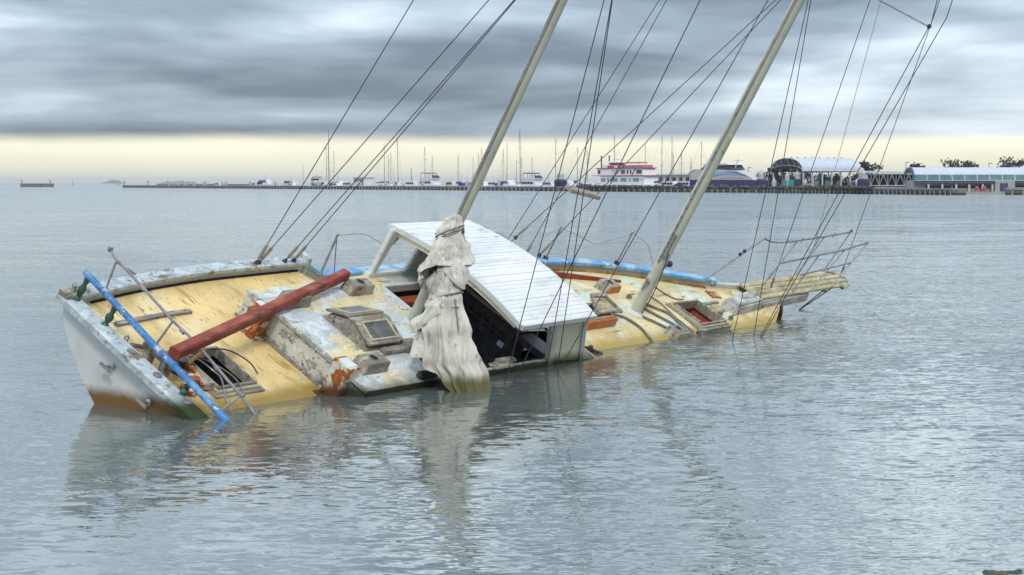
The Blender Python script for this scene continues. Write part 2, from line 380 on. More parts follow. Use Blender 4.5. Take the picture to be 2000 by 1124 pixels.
# deck with its openings
HOLES = [(-8.86, -8.34, -.30, .33), (-5.25, -3.70, -1.02, .74), (-3.75, -3.1, -1.02, -.42), (-1.52, -.96, -.15, .14), (1.2, 1.93, -.58, .0)]
def deck_sheet(x0, x1, holes, zf, bf, extra_x=(), step=.25, ny=12):
    xs = {round(x0 + i * step, 3) for i in range(int((x1 - x0) / step) + 1)} | {x1} | set(extra_x)
    ys = {round(-1.8 + 3.6 * i / ny, 3) for i in range(ny + 1)}
    for h in holes:
        xs |= {h[0], h[1]}; ys |= {h[2], h[3]}
    xs = sorted(x for x in xs if x0 - 1e-6 <= x <= x1 + 1e-6); ys = sorted(ys); V = []; F = []; idx = {}
    def vid(x, y):
        b0, b1 = bf(x); yy = max(b0, min(b1, y)); k = (round(x, 4), round(yy, 4))
        if k not in idx: idx[k] = len(V); V.append((x, yy, zf(x, yy)))
        return idx[k]
    for xa, xb in zip(xs, xs[1:]):
        for ya, yb in zip(ys, ys[1:]):
            cx, cy = (xa + xb) / 2, (ya + yb) / 2
            if any(h[0] < cx < h[1] and h[2] < cy < h[3] for h in holes): continue
            q = []
            for a in (vid(xa, ya), vid(xb, ya), vid(xb, yb), vid(xa, yb)):
                if a not in q: q.append(a)
            if len(q) >= 3: F.append(tuple(q))
    return V, F
bfun = lambda x: (-(bins_(x) + .02), bin_(x) + .02)
part('aft_deck', deck_sheet(-9.45, -5.2, HOLES, zd, bfun), m_deck)
part('foredeck', deck_sheet(-5.2, 5.2, HOLES, zd, bfun), m_deckfwd)
# hull's dark inside under the openings
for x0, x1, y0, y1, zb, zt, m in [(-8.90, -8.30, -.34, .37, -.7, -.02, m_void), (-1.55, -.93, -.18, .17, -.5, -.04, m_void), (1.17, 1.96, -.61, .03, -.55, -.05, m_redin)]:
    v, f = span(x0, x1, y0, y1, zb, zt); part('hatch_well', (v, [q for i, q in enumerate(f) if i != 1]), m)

# bulwarks and cap rails
def rail_path(x0, x1, side, off, z, n=24):
    return [(x0 + (x1 - x0) * i / n, side * (bin_(x0 + (x1 - x0) * i / n) + off), zd(x0 + (x1 - x0) * i / n, bin_(x0 + (x1 - x0) * i / n)) + z) for i in range(n + 1)]
for s in (1, -1):
    part('bulwark', sweep(rail_path(-9.45, -5.58, s, .045, .04), [(-.04, -.06), (.04, -.06), (.04, .06), (-.04, .06)]), m_bulw)
    c = part('cap_rail', sweep(rail_path(-9.5, -5.56, s, .045, .125), [(-.085, -.022), (.085, -.022), (.085, .016), (.07, .024), (-.07, .024), (-.085, .016)]), m_cap)
    part('bulwark', sweep(rail_path(-5.55, 3.1 if s > 0 else 1.6, s, .045, .03), [(-.04, -.06), (.04, -.06), (.04, .06), (-.04, .06)]), m_bulw)
    part('cap_rail', sweep(rail_path(-5.55, 3.18 if s > 0 else .2, s, .045, .115), [(-.07, -.025), (.07, -.025), (.07, .02), (.055, .028), (-.055, .028), (-.07, .02)]), m_bluecap)
    if s > 0: part('bow_rail', sweep(rail_path(3.2, 5.15, s, .02, .03, 10), [(-.04, -.05), (.04, -.05), (.04, .05), (-.04, .05)]), m_bulw)
    if s > 0: part('rotten_waterway', sweep(rail_path(-.6, 2.9, s, -.07, .012, 20), [(-.035, -.02), (.035, -.02), (.03, .016), (-.03, .012)]), m_rot)
    part('break_scroll', join(span(-5.60, -5.54, s * 1.80 - .085, s * 1.80 + .085, -.12, .17), lathe([(.032, -.085), (.032, .085)], 12, (-5.575, s * 1.80, .175), (0, 1, 0))), m_cap, bevel=.008)
    part('scroll_edge', span(-5.538, -5.522, s * 1.80 - .08, s * 1.80 + .08, -.12, .165), m_bluecap)
part('gap_strip', sweep(rail_path(-9.2, -5.7, 1, -.012, -.005), [(-.012, -.02), (.012, -.02), (.012, .022), (-.012, .022)]), m_void)  # near-black strip drawn for the gap line below the bulwark
# transom cap: broad weathered plank along the top of the stern
TC = [(-9.52 - .05 * (1 - (y / 1.5) ** 2), y, .085 + .03 * (1 - (y / 1.5) ** 2)) for y in [1.52 - 3.04 * i / 16 for i in range(17)]]
tcap = part('transom_cap', sweep(TC, [(-.10, -.05), (.11, -.05), (.11, .02), (.09, .035), (-.08, .035), (-.10, .02)]), m_cap)
for y in (.35, -.08, -.55):
    obj('deck_plate', lathe([(.05, 0), (.05, .008), (.028, .012), (.0, .010)], 12, (-9.55, y, .152)), m_tube, tcap, True)
part('stern_corner_fitting', join(span(-9.62, -9.42, 1.36, 1.52, .10, .17), lathe([(.03, 0), (.022, .06), (.04, .09)], 10, (-9.5, 1.44, .16))), m_teak, bevel=.015)
for y, z in ((.56, -.18), (-.07, -.19)):
    x = -9.5 + .1 * -z - .02
    f_ = part('hull_fitting', join(lathe([(.035, 0), (.035, .02), (.018, .03), (.018, .10)], 12, (x, y, z), (-1, 0, 0)), box(x - .10, y, z, .03, .16, .035)), m_alu, True, bevel=.006)

# ---- stern rail: bright blue timber on turned bronze posts
SR = [(-9.45, 1.42, .42), (-9.45, .70, .365), (-9.45, .14, .32), (-9.45, -.45, .285), (-9.45, -1.10, .235)]
srail = part('stern_rail', sweep(smoothpath(SR, 4), [(-.028, -.026), (.028, -.026), (.034, .0), (.027, .021), (.009, .026), (.004, .014), (-.004, .014), (-.009, .026), (-.027, .021), (-.034, .0)]), m_blue)
for y, zt in ((1.36, .40), (.86, .36), (-.42, .27), (-.98, .22)):
    L_ = zt - .11 - .02
    part('turned_post', lathe([(.045, 0), (.05, .02), (.022, .22 * L_), (.042, .42 * L_), (.045, .55 * L_), (.024, .72 * L_), (.03, .9 * L_), (.04, L_)], 12, (-9.5, y, .11), (.05, 0, .24)), m_green, True)
# ---- bent steel tube frame over the stern
TB = [(-9.0, 1.55, .50), (-9.0, 1.01, .45), (-9.0, .47, .39), (-9.0, .14, .38), (-9.0, -.53, .29), (-9.0, -.71, .27), (-9.02, -1.10, .20)]
tfr = part('stern_tube_frame', tube(smoothpath(TB, 3), .016, 8), m_tube, True)
for p in ([(-9.0, 1.50, .47), (-9.06, 1.44, .12)], [(-9.0, 1.50, .47), (-8.72, 1.44, .33)], [(-9.0, .47, .39), (-9.14, .47, .02)], [(-9.0, -.71, .27), (-9.2, -.71, .10)], [(-9.0, -.71, .27), (-8.8, -1.0, .10)]):
    obj('strut', tube(p, .013, 7), m_tube, tfr, True)
obj('end_fitting', join(tube([(-9.0, 1.53, .49), (-9.0, 1.62, .53)], .012, 6), box(-9.0, 1.64, .54, .05, .03, .05)), m_tube, tfr)
for y in (1.01, .30, -.30, -.72):
    obj('tube_joint', tube([(-9.0, y + .03, interp([(-1, .25), (1.5, .49)], y + .03)), (-9.0, y - .03, interp([(-1, .25), (1.5, .49)], y - .03))], .024, 8), m_tube, tfr, True)
part('toe_track', sweep([(-9.2, 1.0, .02), (-8.5, 1.08, .02), (-8.05, 1.1, .02)], [(-.03, -.015), (.03, -.015), (.03, .015), (-.03, .015)]), m_teak)
# bitts, steering gear and winch by the aft hatch
part('mooring_bitt', join(span(-9.36, -9.26, .02, .12, 0, .30), span(-9.36, -9.26, .28, .38, 0, .22), span(-9.345, -9.275, -.04, .44, .14, .20)), m_teak, bevel=.01)
part('steering_quadrant', join(lathe([(.10, 0), (.10, .05), (.05, .06), (.05, .14), (.065, .15), (.065, .17)], 14, (-9.18, -.22, .01)), tube([(-9.18, -.22, .12), (-9.22, .05, .16), (-9.3, .25, .20)], .022, 8), tube([(-9.05, -.25, .06), (-9.0, -.05, .12), (-9.08, .2, .14)], .03, 8)), m_rust, True)
part('black_winch', join(lathe([(.09, 0), (.09, .04), (.05, .06), (.045, .12), (.07, .14), (.07, .16)], 14, (-9.05, .12, .0)), tube([(-9.05, .12, .12), (-8.92, .02, .10)], .025, 8)), m_black, True)
part('eye_bolt', join(lathe([(.03, 0), (.03, .01)], 10, (-9.28, .72, .0)), tube([(-9.28 + .03 * math.cos(a), .72, .035 + .03 * math.sin(a)) for a in [i * math.pi / 5 for i in range(11)]], .008, 6, False)), m_tube, True)

# ---- aft hatch: stepped teak coaming round a dark opening
def hatch_frame(name, x0, x1, y0, y1, z0, steps, m, mi=None):
    """nested rectangular mouldings: (inset, width, height)"""
    r = None
    for k, (ins, wd, hgt) in enumerate(steps):
        a0, a1, b0, b1 = x0 + ins, x1 - ins, y0 + ins, y1 - ins
        g = join(span(a0, a1, b0, b0 + wd, z0, z0 + hgt), span(a0, a1, b1 - wd, b1, z0, z0 + hgt), span(a0, a0 + wd, b0 + wd, b1 - wd, z0, z0 + hgt - .002), span(a1 - wd, a1, b0 + wd, b1 - wd, z0, z0 + hgt - .002))
        o = part(name, g, m if k != 1 else (mi or m), bevel=.006) if r is None else obj('moulding', g, m if k % 2 == 0 else (mi or m), r, False, .006)
        r = r or o
    return r
hatch_frame('aft_hatch_coaming', -8.96, -8.24, -.41, .43, -.03, [(0, .045, .055), (.045, .035, .085), (.08, .03, .115)], m_teak, m_beige)
part('fallen_hatch_board', hexa([(-9.10, -.22, .02), (-8.92, -.30, .02), (-8.90, .30, .02), (-9.04, .34, .02)], [(-9.11, -.22, .05), (-8.93, -.30, .13), (-8.91, .30, .14), (-9.05, .34, .06)]), m_teak, bevel=.008)
part('loose_line', tube(smoothpath([(-9.0, .32, .12), (-8.9, .1, .17), (-8.75, -.08, .10), (-8.85, -.3, .15), (-8.95, -.55, .05), (-9.0, -.8, .02)], 6), .009, 6), m_tube, True)
part('loose_line', tube(smoothpath([(-8.95, .36, .10), (-8.72, .05, .13), (-8.62, -.3, .12), (-8.7, -.62, .03), (-8.75, -.85, .02)], 6), .007, 6), m_rope, True)
part('orange_pipe', tube(smoothpath([(-9.02, .05, .14), (-8.88, .10, .18), (-8.74, .16, .20), (-8.68, .22, .18)], 4), .02, 8), m_orangerope, True)
part('bent_rod', tube(smoothpath([(-8.62, .22, .16), (-8.4, .14, .18), (-8.2, -.02, .12), (-8.12, -.14, .03)], 5), .008, 6), m_wire, True)
part('hasp_plate', box(-8.55, .50, .02, .34, .05, .035), m_alu, bevel=.006)
part('hose', tube(smoothpath([(-9.32, .62, .03), (-9.15, .48, .05), (-9.0, .30, .04), (-9.05, .16, .10), (-9.2, .05, .12)], 5), .024, 8), m_rope, True)

# ---- aft cabin trunk
CT = .36
def cab_y(x): return (-1.06, interp([(-7.4, .95), (-5.5, 1.06), (-2.6, 1.06)], x))
WELL = [(-5.25, -3.70, -1.02, .74), (-3.75, -3.1, -1.02, -.42)]
croof = part('cabin_top', deck_sheet(-7.4, -2.7, WELL, lambda x, y: CT - .02 * (y * y) - (.08 * max(0, x + 4.2)), cab_y, (), .2, 14), m_roof)
def ctz(x, y): return CT - .02 * y * y - .08 * max(0, x + 4.2)
cab = part('cabin_end_wall', prism([(-1.06, -.04), (.98, -.04), (.95, ctz(-7.4, .95)), (.5, ctz(-7.4, .5)), (0, CT), (-.5, ctz(-7.4, .5)), (-1.06, ctz(-7.4, 1.06))], 0, -7.43, -7.38), m_cabside, bevel=.008)
obj('drip_moulding', sweep([(-7.435, y, ctz(-7.4, y) + .0) for y in [.97 - 2.04 * i / 8 for i in range(9)]], [(-.02, -.03), (.02, -.03), (.02, .014), (-.02, .014)]), m_cabside, cab)
obj('base_moulding', sweep([(-7.45, .98, .012), (-7.45, -1.06, .012)], [(-.022, -.02), (.022, -.02), (.006, .02), (-.022, .02)]), m_teak, cab)
for s in (0, 1):
    P_ = [(x, cab_y(x)[s]) for x in [-7.4 + 4.7 * i / 10 for i in range(11)]]
    V = [(x, y, zd(x, y) - .05) for x, y in P_] + [(x, y + (.03 if s == 0 else -.03) * 0, ctz(x, y)) for x, y in P_]
    part('cabin_side', (V, [(i, i + 1, i + 12, i + 11) for i in range(10)]), m_cabside)
part('cabin_front', prism([(-1.06, -.15), (1.06, -.15), (1.06, ctz(-2.7, 1.06)), (-1.06, ctz(-2.7, 1.06))], 0, -2.72, -2.66), m_deckfwd)
# flooded well with its shade put into near-black walls
def well_walls(x0, x1, y0, y1, zb, zt):
    v, f = span(x0, x1, y0, y1, zb, zt); return v, [q for i, q in enumerate(f) if i != 1]
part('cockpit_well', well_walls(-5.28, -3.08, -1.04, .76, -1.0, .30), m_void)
part('well_coaming', join(span(-5.29, -4.20, .74, .79, .27, .375), span(-5.30, -5.25, -1.0, .79, .27, .372)), m_trim, bevel=.008)
part('red_locker_front', span(-5.1, -4.2, .60, .74, -.5, .20), m_redin, bevel=.01)
# rusty steel posts at the cabin's after corners
for (x0, x1, y0, y1, zt) in [(-7.60, -7.44, .50, .74, .37), (-7.56, -7.36, -.82, -.57, .47)]:
    r_ = part('rusted_post', join(span(x0, x1, y0, y1, -.03, zt)), m_rust, bevel=.008)
    obj('post_cap', span(x0 + .03, x1 - .03, y0 + .04, y1 - .04, zt - .01, zt + .006), m_label, r_)
    obj('base_plate', span(x0 - .05, x1, y0 - .04, y1 + .04, -.03, .015), m_rust, r_, bevel=.005)
    for yy in (y0 + .05, y1 - .05):
        obj('bolt', lathe([(.018, 0), (.018, .016), (.008, .02)], 8, (x0 - .002, yy, .07), (-1, 0, 0)), m_rust, r_)

# ---- skylight on the cabin top
sk = part('skylight', prism([(.26, CT - .02), (.26, .43), (-.06, .55), (-.38, .43), (-.38, CT - .02)], 0, -6.80, -6.22), m_teak, bevel=.008)
obj('sill', span(-6.84, -6.18, -.42, .30, CT - .02, CT + .025), m_teak, sk, bevel=.008)
obj('ridge_board', prism([(-.02, .555), (-.06, .575), (-.10, .555), (-.06, .548)], 0, -6.83, -6.19), m_teak, sk, bevel=.004)
for s in (1, -1):
    def sl(x, t, h):               # point on a sloping lid: t 0 at ridge .. 1 at eave
        y = -.06 + s * (.03 + .315 * t); z = .553 - .118 * t; n = Vector((0, s * .118, .315)).normalized()
        return (x, y + n.y * h, z + n.z * h)
    def slab(xa, xb, ta, tb, ha, hb):
        q = lambda h: [sl(xa, ta, h), sl(xb, ta, h), sl(xb, tb, h), sl(xa, tb, h)]
        return hexa(q(ha), q(hb))
    lid = obj('lid', slab(-6.82, -6.20, 0, 1.08, .004, .032), m_teak, sk, bevel=.006)
    obj('glass', slab(-6.72, -6.30, .2, .86, .033, .038), m_glass, sk)
    obj('glass_bead', join(slab(-6.75, -6.27, .13, .2, .032, .045), slab(-6.75, -6.27, .86, .93, .032, .045), slab(-6.75, -6.715, .2, .86, .032, .045), slab(-6.305, -6.27, .2, .86, .032, .045)), m_beige, sk, bevel=.003)

# ---- dorade ventilator boxes
def vent_box(x0, x1, y0, y1, z, side=None, h=.13):
    g = hexa([(x0, y0, z - .03), (x1, y0, z - .03), (x1, y1, z - .03), (x0, y1, z - .03)], [(x0 + .07, y0 + .01, z + h), (x1, y0 + .01, z + h), (x1, y1 - .01, z + h), (x0 + .07, y1 - .01, z + h)])
    b_ = part('ventilator_box', g, m_teak, bevel=.008)
    cx, cy = (x0 + x1) / 2 + .02, (y0 + y1) / 2
    obj('vent_ring', lathe([(.062, 0), (.066, .010), (.052, .012), (.052, .004)], 16, (cx, cy, z + h - .002)), m_tube, b_, True)
    obj('vent_hole', lathe([(.05, 0), (.05, .006)], 16, (cx, cy, z + h)), m_void, b_)
    if side: obj('side_board', hexa([(x0 + .02, y0 - .012, z - .02), (x1 + .005, y0 - .012, z - .02), (x1 + .005, y0 + .004, z - .02), (x0 + .02, y0 + .004, z - .02)], [(x0 + .075, y0 - .008, z + h - .01), (x1 + .005, y0 - .008, z + h - .01), (x1 + .005, y0 + .012, z + h - .01), (x0 + .075, y0 + .012, z + h - .01)]), side, b_)
    return b_
vent_box(-6.02, -5.60, .63, .84, CT - .01); vent_box(-7.26, -6.86, .50, .71, CT); vent_box(-7.27, -6.84, -.81, -.58, CT - .01)
vent_box(.00, .38, .56, .80, -.03, m_varn); vent_box(.12, .50, -.73, -.50, -.03, m_plank)
part('deck_chock', join(span(-6.60, -6.20, -.54, -.44, CT, CT + .05), span(-6.22, -6.02, -.56, -.40, CT, CT + .10)), m_teak, bevel=.01)
part('deck_chock', join(span(-6.50, -6.15, -1.03, -.95, CT - .02, CT + .06)), m_black, bevel=.015)

# ---- wheelhouse / hardtop
def roofz(y): return 1.02 + .11 * (1 - (y / 1.15) ** 2)
RX0, RX1, RY = -5.12, -3.48, 1.15
def rxe(y, aft): return (RX0 + .03 * (1 - (y / RY) ** 2)) if aft else (RX1 + .05 * (1 - (y / RY) ** 2))
hard = part('hardtop', (lambda N_: (
    [(rxe(y, a), y, roofz(y) + dz) for dz in (-.045, -.004) for y in [RY - 2 * RY * i / N_ for i in range(N_ + 1)] for a in (True, False)],
    [(2 * i, 2 * i + 1, 2 * i + 3, 2 * i + 2) for i in range(N_)] + [(2 * (N_ + 1) + 2 * i, 2 * (N_ + 1) + 2 * i + 2, 2 * (N_ + 1) + 2 * i + 3, 2 * (N_ + 1) + 2 * i + 1) for i in range(N_)] +
    [(2 * i, 2 * i + 2, 2 * (N_ + 1) + 2 * i + 2, 2 * (N_ + 1) + 2 * i) for i in range(N_)] + [(2 * i + 3, 2 * i + 1, 2 * (N_ + 1) + 2 * i + 1, 2 * (N_ + 1) + 2 * i + 3) for i in range(N_)] +
    [(0, 2 * (N_ + 1), 2 * (N_ + 1) + 1, 1), (2 * N_, 2 * N_ + 1, 4 * N_ + 3, 4 * N_ + 2)]))(24), m_trim)
NP = 34
for i in range(NP):
    ya = RY - 2 * RY * i / NP - .0022; yb = RY - 2 * RY * (i + 1) / NP + .0022
    dz = .012 + random.uniform(-.0018, .0018)
    g = hexa([(rxe(yb, True), yb, roofz(yb) - .003), (rxe(yb, False), yb, roofz(yb) - .003), (rxe(ya, False), ya, roofz(ya) - .003), (rxe(ya, True), ya, roofz(ya) - .003)],
             [(rxe(yb, True), yb, roofz(yb) + dz), (rxe(yb, False), yb, roofz(yb) + dz), (rxe(ya, False), ya, roofz(ya) + dz), (rxe(ya, True), ya, roofz(ya) + dz)])
    obj('roof_plank', g, m_white, hard)
aft_edge = [(rxe(y, True) - .012, y, roofz(y) - .022) for y in [RY - 2 * RY * i / 20 for i in range(21)]]
obj('edge_trim', sweep(aft_edge, [(-.013, -.028), (.013, -.028), (.013, .034), (-.013, .034)]), m_trim, hard)
obj('edge_trim', sweep([(RX0, -RY - .012, roofz(RY) - .02), (RX1, -RY - .012, roofz(RY) - .02)], [(-.013, -.03), (.013, -.03), (.013, .03), (-.013, .03)]), m_trim, hard)
# port side: sill, posts with rounded knees, cream panel
part('window_sill', join(span(-5.30, -3.5, .99, 1.09, .32, .40), span(-5.30, -3.5, 1.0, 1.07, .0, .318)), m_trim, bevel=.01)
part('window_post', hexa([(-5.26, 1.0, .39), (-5.17, 1.0, .39), (-5.17, 1.07, .39), (-5.26, 1.07, .39)], [(-5.20, 1.0, 1.02), (-5.05, 1.0, 1.02), (-5.05, 1.07, 1.02), (-5.20, 1.07, 1.02)]), m_trim, bevel=.01)
part('knee', prism([(-5.06, .80), (-5.06, 1.0), (-4.86, 1.0), (-4.90, .96), (-5.0, .90)], 1, 1.01, 1.06), m_trim)
part('window_post', hexa([(-4.58, 1.0, .39), (-4.38, 1.0, .39), (-4.38, 1.06, .39), (-4.58, 1.06, .39)], [(-4.45, 1.0, 1.02), (-4.38, 1.0, 1.02), (-4.38, 1.06, 1.02), (-4.45, 1.06, 1.02)]), m_trim, bevel=.015)
part('side_panel', hexa([(-4.40, 1.01, .39), (-3.10, 1.01, .39), (-3.10, 1.05, .39), (-4.40, 1.05, .39)], [(-4.40, 1.01, 1.03), (-3.62, 1.01, 1.03), (-3.62, 1.05, 1.03), (-4.40, 1.05, 1.03)]), m_wall)
part('roof_beam', sweep([(-5.05, y, roofz(y) - .08) for y in [1.05 - 2.1 * i / 12 for i in range(13)]], [(-.03, -.04), (.03, -.04), (.03, .04), (-.03, .04)]), m_wall)
part('roof_beam', sweep([(-4.45, y, roofz(y) - .10) for y in [1.05 - 2.1 * i / 12 for i in range(13)]], [(-.10, -.10), (.03, -.10), (.03, .06), (-.03, .06)]), m_wall)
# forward bulkhead of the wheelhouse and starboard raked panel
part('front_bulkhead', hexa([(-3.08, -.38, .24), (-3.04, -.38, .24), (-3.04, 1.03, .24), (-3.08, 1.03, .24)], [(-3.56, -.38, 1.10), (-3.52, -.38, 1.10), (-3.52, 1.03, 1.04), (-3.56, 1.03, 1.04)]), m_wall)
def stq(a, b, c, d, y0, y1):
    return hexa([(a[0], y0, a[1]), (b[0], y0, b[1]), (b[0], y1, b[1]), (a[0], y1, a[1])], [(d[0], y0, d[1]), (c[0], y0, c[1]), (c[0], y1, c[1]), (d[0], y1, d[1])])
part('side_wall_panel', stq((-3.66, -.02), (-2.90, -.02), (-3.56, .98), (-4.24, .98), -1.06, -1.02), m_wall, bevel=.004)
part('panel_frame', join(stq((-3.72, -.05), (-3.60, -.05), (-4.20, .985), (-4.34, .985), -1.08, -1.01), stq((-2.98, -.05), (-2.88, -.05), (-3.52, .985), (-3.62, .985), -1.08, -1.01), stq((-4.20, .88), (-3.55, .88), (-3.58, .985), (-4.25, .985), -1.078, -1.012)), m_trim, bevel=.008)
# black instrument console facing aft
con = part('console', prism([(-3.74, .34), (-3.50, .34), (-3.50, -.7), (-3.74, -.7), (-3.74, .30)], 1, -.40, .62), m_black, bevel=.012)
con2 = part('console_side', join(span(-3.74, -3.40, -.86, -.42, .18, .27), prism([(-3.74, -.1), (-3.74, .25), (-3.45, .27), (-3.40, -.6), (-3.5, -.6)], 1, -.43, -.40)), m_black, bevel=.01)
for r_ in range(2):
    for k in range(6):
        yy = .52 - k * .145
        obj('vent_slot', span(-3.752, -3.742, yy - .048, yy + .048, (.16, .08)[r_] - .014, (.16, .08)[r_] + .014), m_void, con)
for k in range(4):
    obj('blue_switch', span(-3.752, -3.742, .42 - k * .16, .48 - k * .16, -.03, -.005), m_navy, con)
obj('paper_label', span(-3.754, -3.742, -.30, -.20, -.02, .05), m_label, con)
obj('blue_label', span(-3.754, -3.742, -.30, -.18, -.06, -.022), m_bluelab, con)
obj('top_rim', span(-3.77, -3.72, -.42, .64, .325, .355), m_alu, con, bevel=.006)
part('steel_drum', join(lathe([(.0, 0), (.14, .0), (.15, .02), (.15, .30), (.13, .32), (.0, .32)], 20, (-3.55, -.75, -.10), (.75, -.1, .2))), m_tube, True)
part('drum_cap', lathe([(.08, 0), (.08, .05), (.05, .07)], 16, (-3.30, -.80, -.04), (.75, -.1, .2)), m_navy, True)
part('compass', join(span(-3.52, -3.34, .02, .16, .27, .36), lathe([(.05, 0), (.05, .04), (.03, .06)], 12, (-3.43, .09, .36))), m_black, bevel=.012)
part('binnacle', lathe([(.08, 0), (.08, .03), (.05, .05), (.06, .12), (.03, .15)], 14, (-3.38, -.22, .28)), m_black, True)
part('hanging_cable', tube(smoothpath([(-3.6, .62, .50), (-3.75, .52, .62), (-3.8, .40, .52), (-3.7, .30, .44)], 5), .010, 6), m_wire, True)
part('broken_board', join(span(-4.9, -4.55, -1.0, -.9, .30, .37), span(-5.1, -4.7, -1.08, -.95, .33, .36)), m_teak, bevel=.01)

# ---- foredeck fittings
part('sail_track_board', join(prism([(-.55, 1.27), (.86, .86), (.86, .82), (-.55, 1.21)], 2, -.10, -.01)), m_red, bevel=.008)
hc = hatch_frame('small_hatch_coaming', -1.62, -.86, -.23, .22, -.04, [(0, .05, .17), (.05, .03, .19)], m_varn, m_plank)
# its lid, tipped off to port
def quad_bars(c, w, th):
    """frame of four bars along the edges of a 3-D quad"""
    c = [Vector(p) for p in c]; n = (c[1] - c[0]).cross(c[3] - c[0]).normalized(); out = []
    for i in range(4):
        a, b = c[i], c[(i + 1) % 4]; d = (b - a).normalized(); s = n.cross(d)
        out.append(hexa([tuple(a), tuple(b), tuple(b + s * w), tuple(a + s * w)], [tuple(a + n * th), tuple(b + n * th), tuple(b + s * w + n * th), tuple(a + s * w + n * th)]))
    return join(*out)
lidq = [(-1.38, -.12, .17), (-.70, -.16, .17), (-.82, .17, .28), (-1.16, .22, .28)]
ld = part('tipped_hatch_lid', quad_bars(lidq, .06, .035), m_teak, bevel=.006)
obj('lid_glass', hexa([(-1.3, -.08, .18), (-.78, -.11, .18), (-.86, .13, .26), (-1.12, .17, .26)], [(-1.3, -.08, .186), (-.78, -.11, .186), (-.86, .13, .266), (-1.12, .17, .266)]), m_plank, ld)
obj('lid_stay', tube([(-1.1, .02, .24), (-1.02, -.02, .10)], .012, 6), m_beige, ld)
hatch_frame('fore_hatch_coaming', 1.10, 2.03, -.68, .10, -.06, [(0, .05, .085), (.05, .03, .115), (.08, .035, .145)], m_teak, m_beige)
part('red_cloth_heap', hexa([(1.5, -.56, -.2), (1.9, -.56, -.2), (1.9, -.25, -.25), (1.55, -.3, -.25)], [(1.55, -.5, -.05), (1.88, -.52, -.03), (1.85, -.3, -.10), (1.6, -.33, -.12)]), m_redcloth, bevel=.03, seg=3)
part('hatch_void_box', join(span(1.22, 1.34, -.5, -.05, -.5, -.16), span(1.34, 1.5, -.5, -.05, -.5, -.3)), m_void)  # stepped filler box; the darkness down the hatch is in its colour
part('rust_plate', join(hexa([(2.66, .10, zd(2.7, .1) - .005), (2.92, .04, zd(2.9, .05) - .005), (2.99, .24, zd(2.9, .2) - .005), (2.73, .30, zd(2.7, .3) - .005)], [(2.66, .10, .012), (2.92, .04, .012), (2.99, .24, .010), (2.73, .30, .008)])), mat('rust_plate_steel', RUST, .8, .3, 8, [((.50, .42, .28), 7, .5, .6)], .4, 40))
for p in ((.55, .28), (.42, .38), (.92, -.70), (2.2, -.35), (2.35, -.48)):
    part('deck_cleat', join(box(p[0], p[1], .012, .10, .05, .03), tube([(p[0] - .09, p[1], .055), (p[0] + .09, p[1], .055)], .015, 8), lathe([(.018, 0), (.018, .05)], 8, (p[0], p[1], 0))), m_tube, True)
part('deck_bar', span(2.1, 2.6, -.08, -.02, -.01, .035), m_teak, bevel=.006)
part('deck_step', join(span(2.2, 2.45, -.30, -.12, -.01, .05)), m_plank, bevel=.01)
part('engine_block', join(span(-2.36, -2.24, -1.05, -.60, -.02, .07), lathe([(.035, 0), (.035, .06), (.02, .08)], 12, (-2.28, -.72, .07)), tube([(-2.30, -.66, .08), (-2.2, -.86, .10), (-2.24, -1.0, .06)], .025, 8), lathe([(.03, 0), (.035, .08)], 12, (-2.26, -.88, .06), (.4, 0, .6)), box(-2.2, -.98, .06, .14, .10, .07)), mat('oily_machinery', (.03, .03, .045), .4, .4, 9, [((.10, .09, .10), 9, .56, .66)], .2, 40), bevel=.008)

# ---- bowsprit and plank platform
m_grey = mat('silvered_bare_timber', (.36, .345, .31), .8, .15, 4, [((.50, .49, .45), 8, .5, .62, (.3, 1.5, 1)), ((.14, .12, .10), 9, .57, .66, (.3, 2, 1))], .5, 30, spec=.2)
bsp = part('bowsprit', hexa([(2.80, -.40, -.04), (5.75, -.26, -.10), (5.75, .06, -.10), (2.80, -.10, -.04)], [(2.80, -.38, .10), (5.75, -.24, .088), (5.75, .04, .088), (2.80, -.10, .10)]), m_grey, bevel=.025)
obj('heel_block', hexa([(2.56, -.42, -.04), (3.66, -.38, -.04), (3.66, -.02, -.04), (2.56, -.10, -.04)], [(2.70, -.38, .13), (3.64, -.36, .17), (3.64, -.02, .17), (2.70, -.10, .13)]), m_grey, bsp, bevel=.03)
obj('heel_wedge', span(2.72, 2.96, -.36, -.16, .12, .19), m_bulw, bsp, bevel=.015)
part('stem_knee', prism([(4.7, .08), (5.7, .08), (5.55, -.06), (5.34, -.18), (5.3, -.9), (5.1, -.9), (5.0, -.1)], 1, -.07, .07), m_teak, bevel=.012)
PW = .115
for k in range(4):
    ya = -.26 + k * (PW + .008); xe = 7.62 - .22 * abs(k - 1.5) ** 1.6
    part('platform_plank', hexa([(3.72, ya, .09), (xe, ya + .02, .10), (xe - (.06 if k < 2 else -.0), ya + PW + .02, .10), (3.72, ya + PW, .09)], [(3.72, ya, .135), (xe, ya + .02, .145), (xe - (.06 if k < 2 else -.0), ya + PW + .02, .145), (3.72, ya + PW, .135)]), m_plank, bevel=.010)
part('platform_nosing', tube(smoothpath([(7.15, -.27, .12), (7.5, -.20, .12), (7.66, -.02, .12), (7.52, .20, .12), (7.2, .26, .12)], 4), .028, 8), m_plank, True)
for x in (4.4, 5.4, 6.4, 7.2): part('platform_bearer', span(x - .04, x + .04, -.25, .24, .05, .09), m_teak)
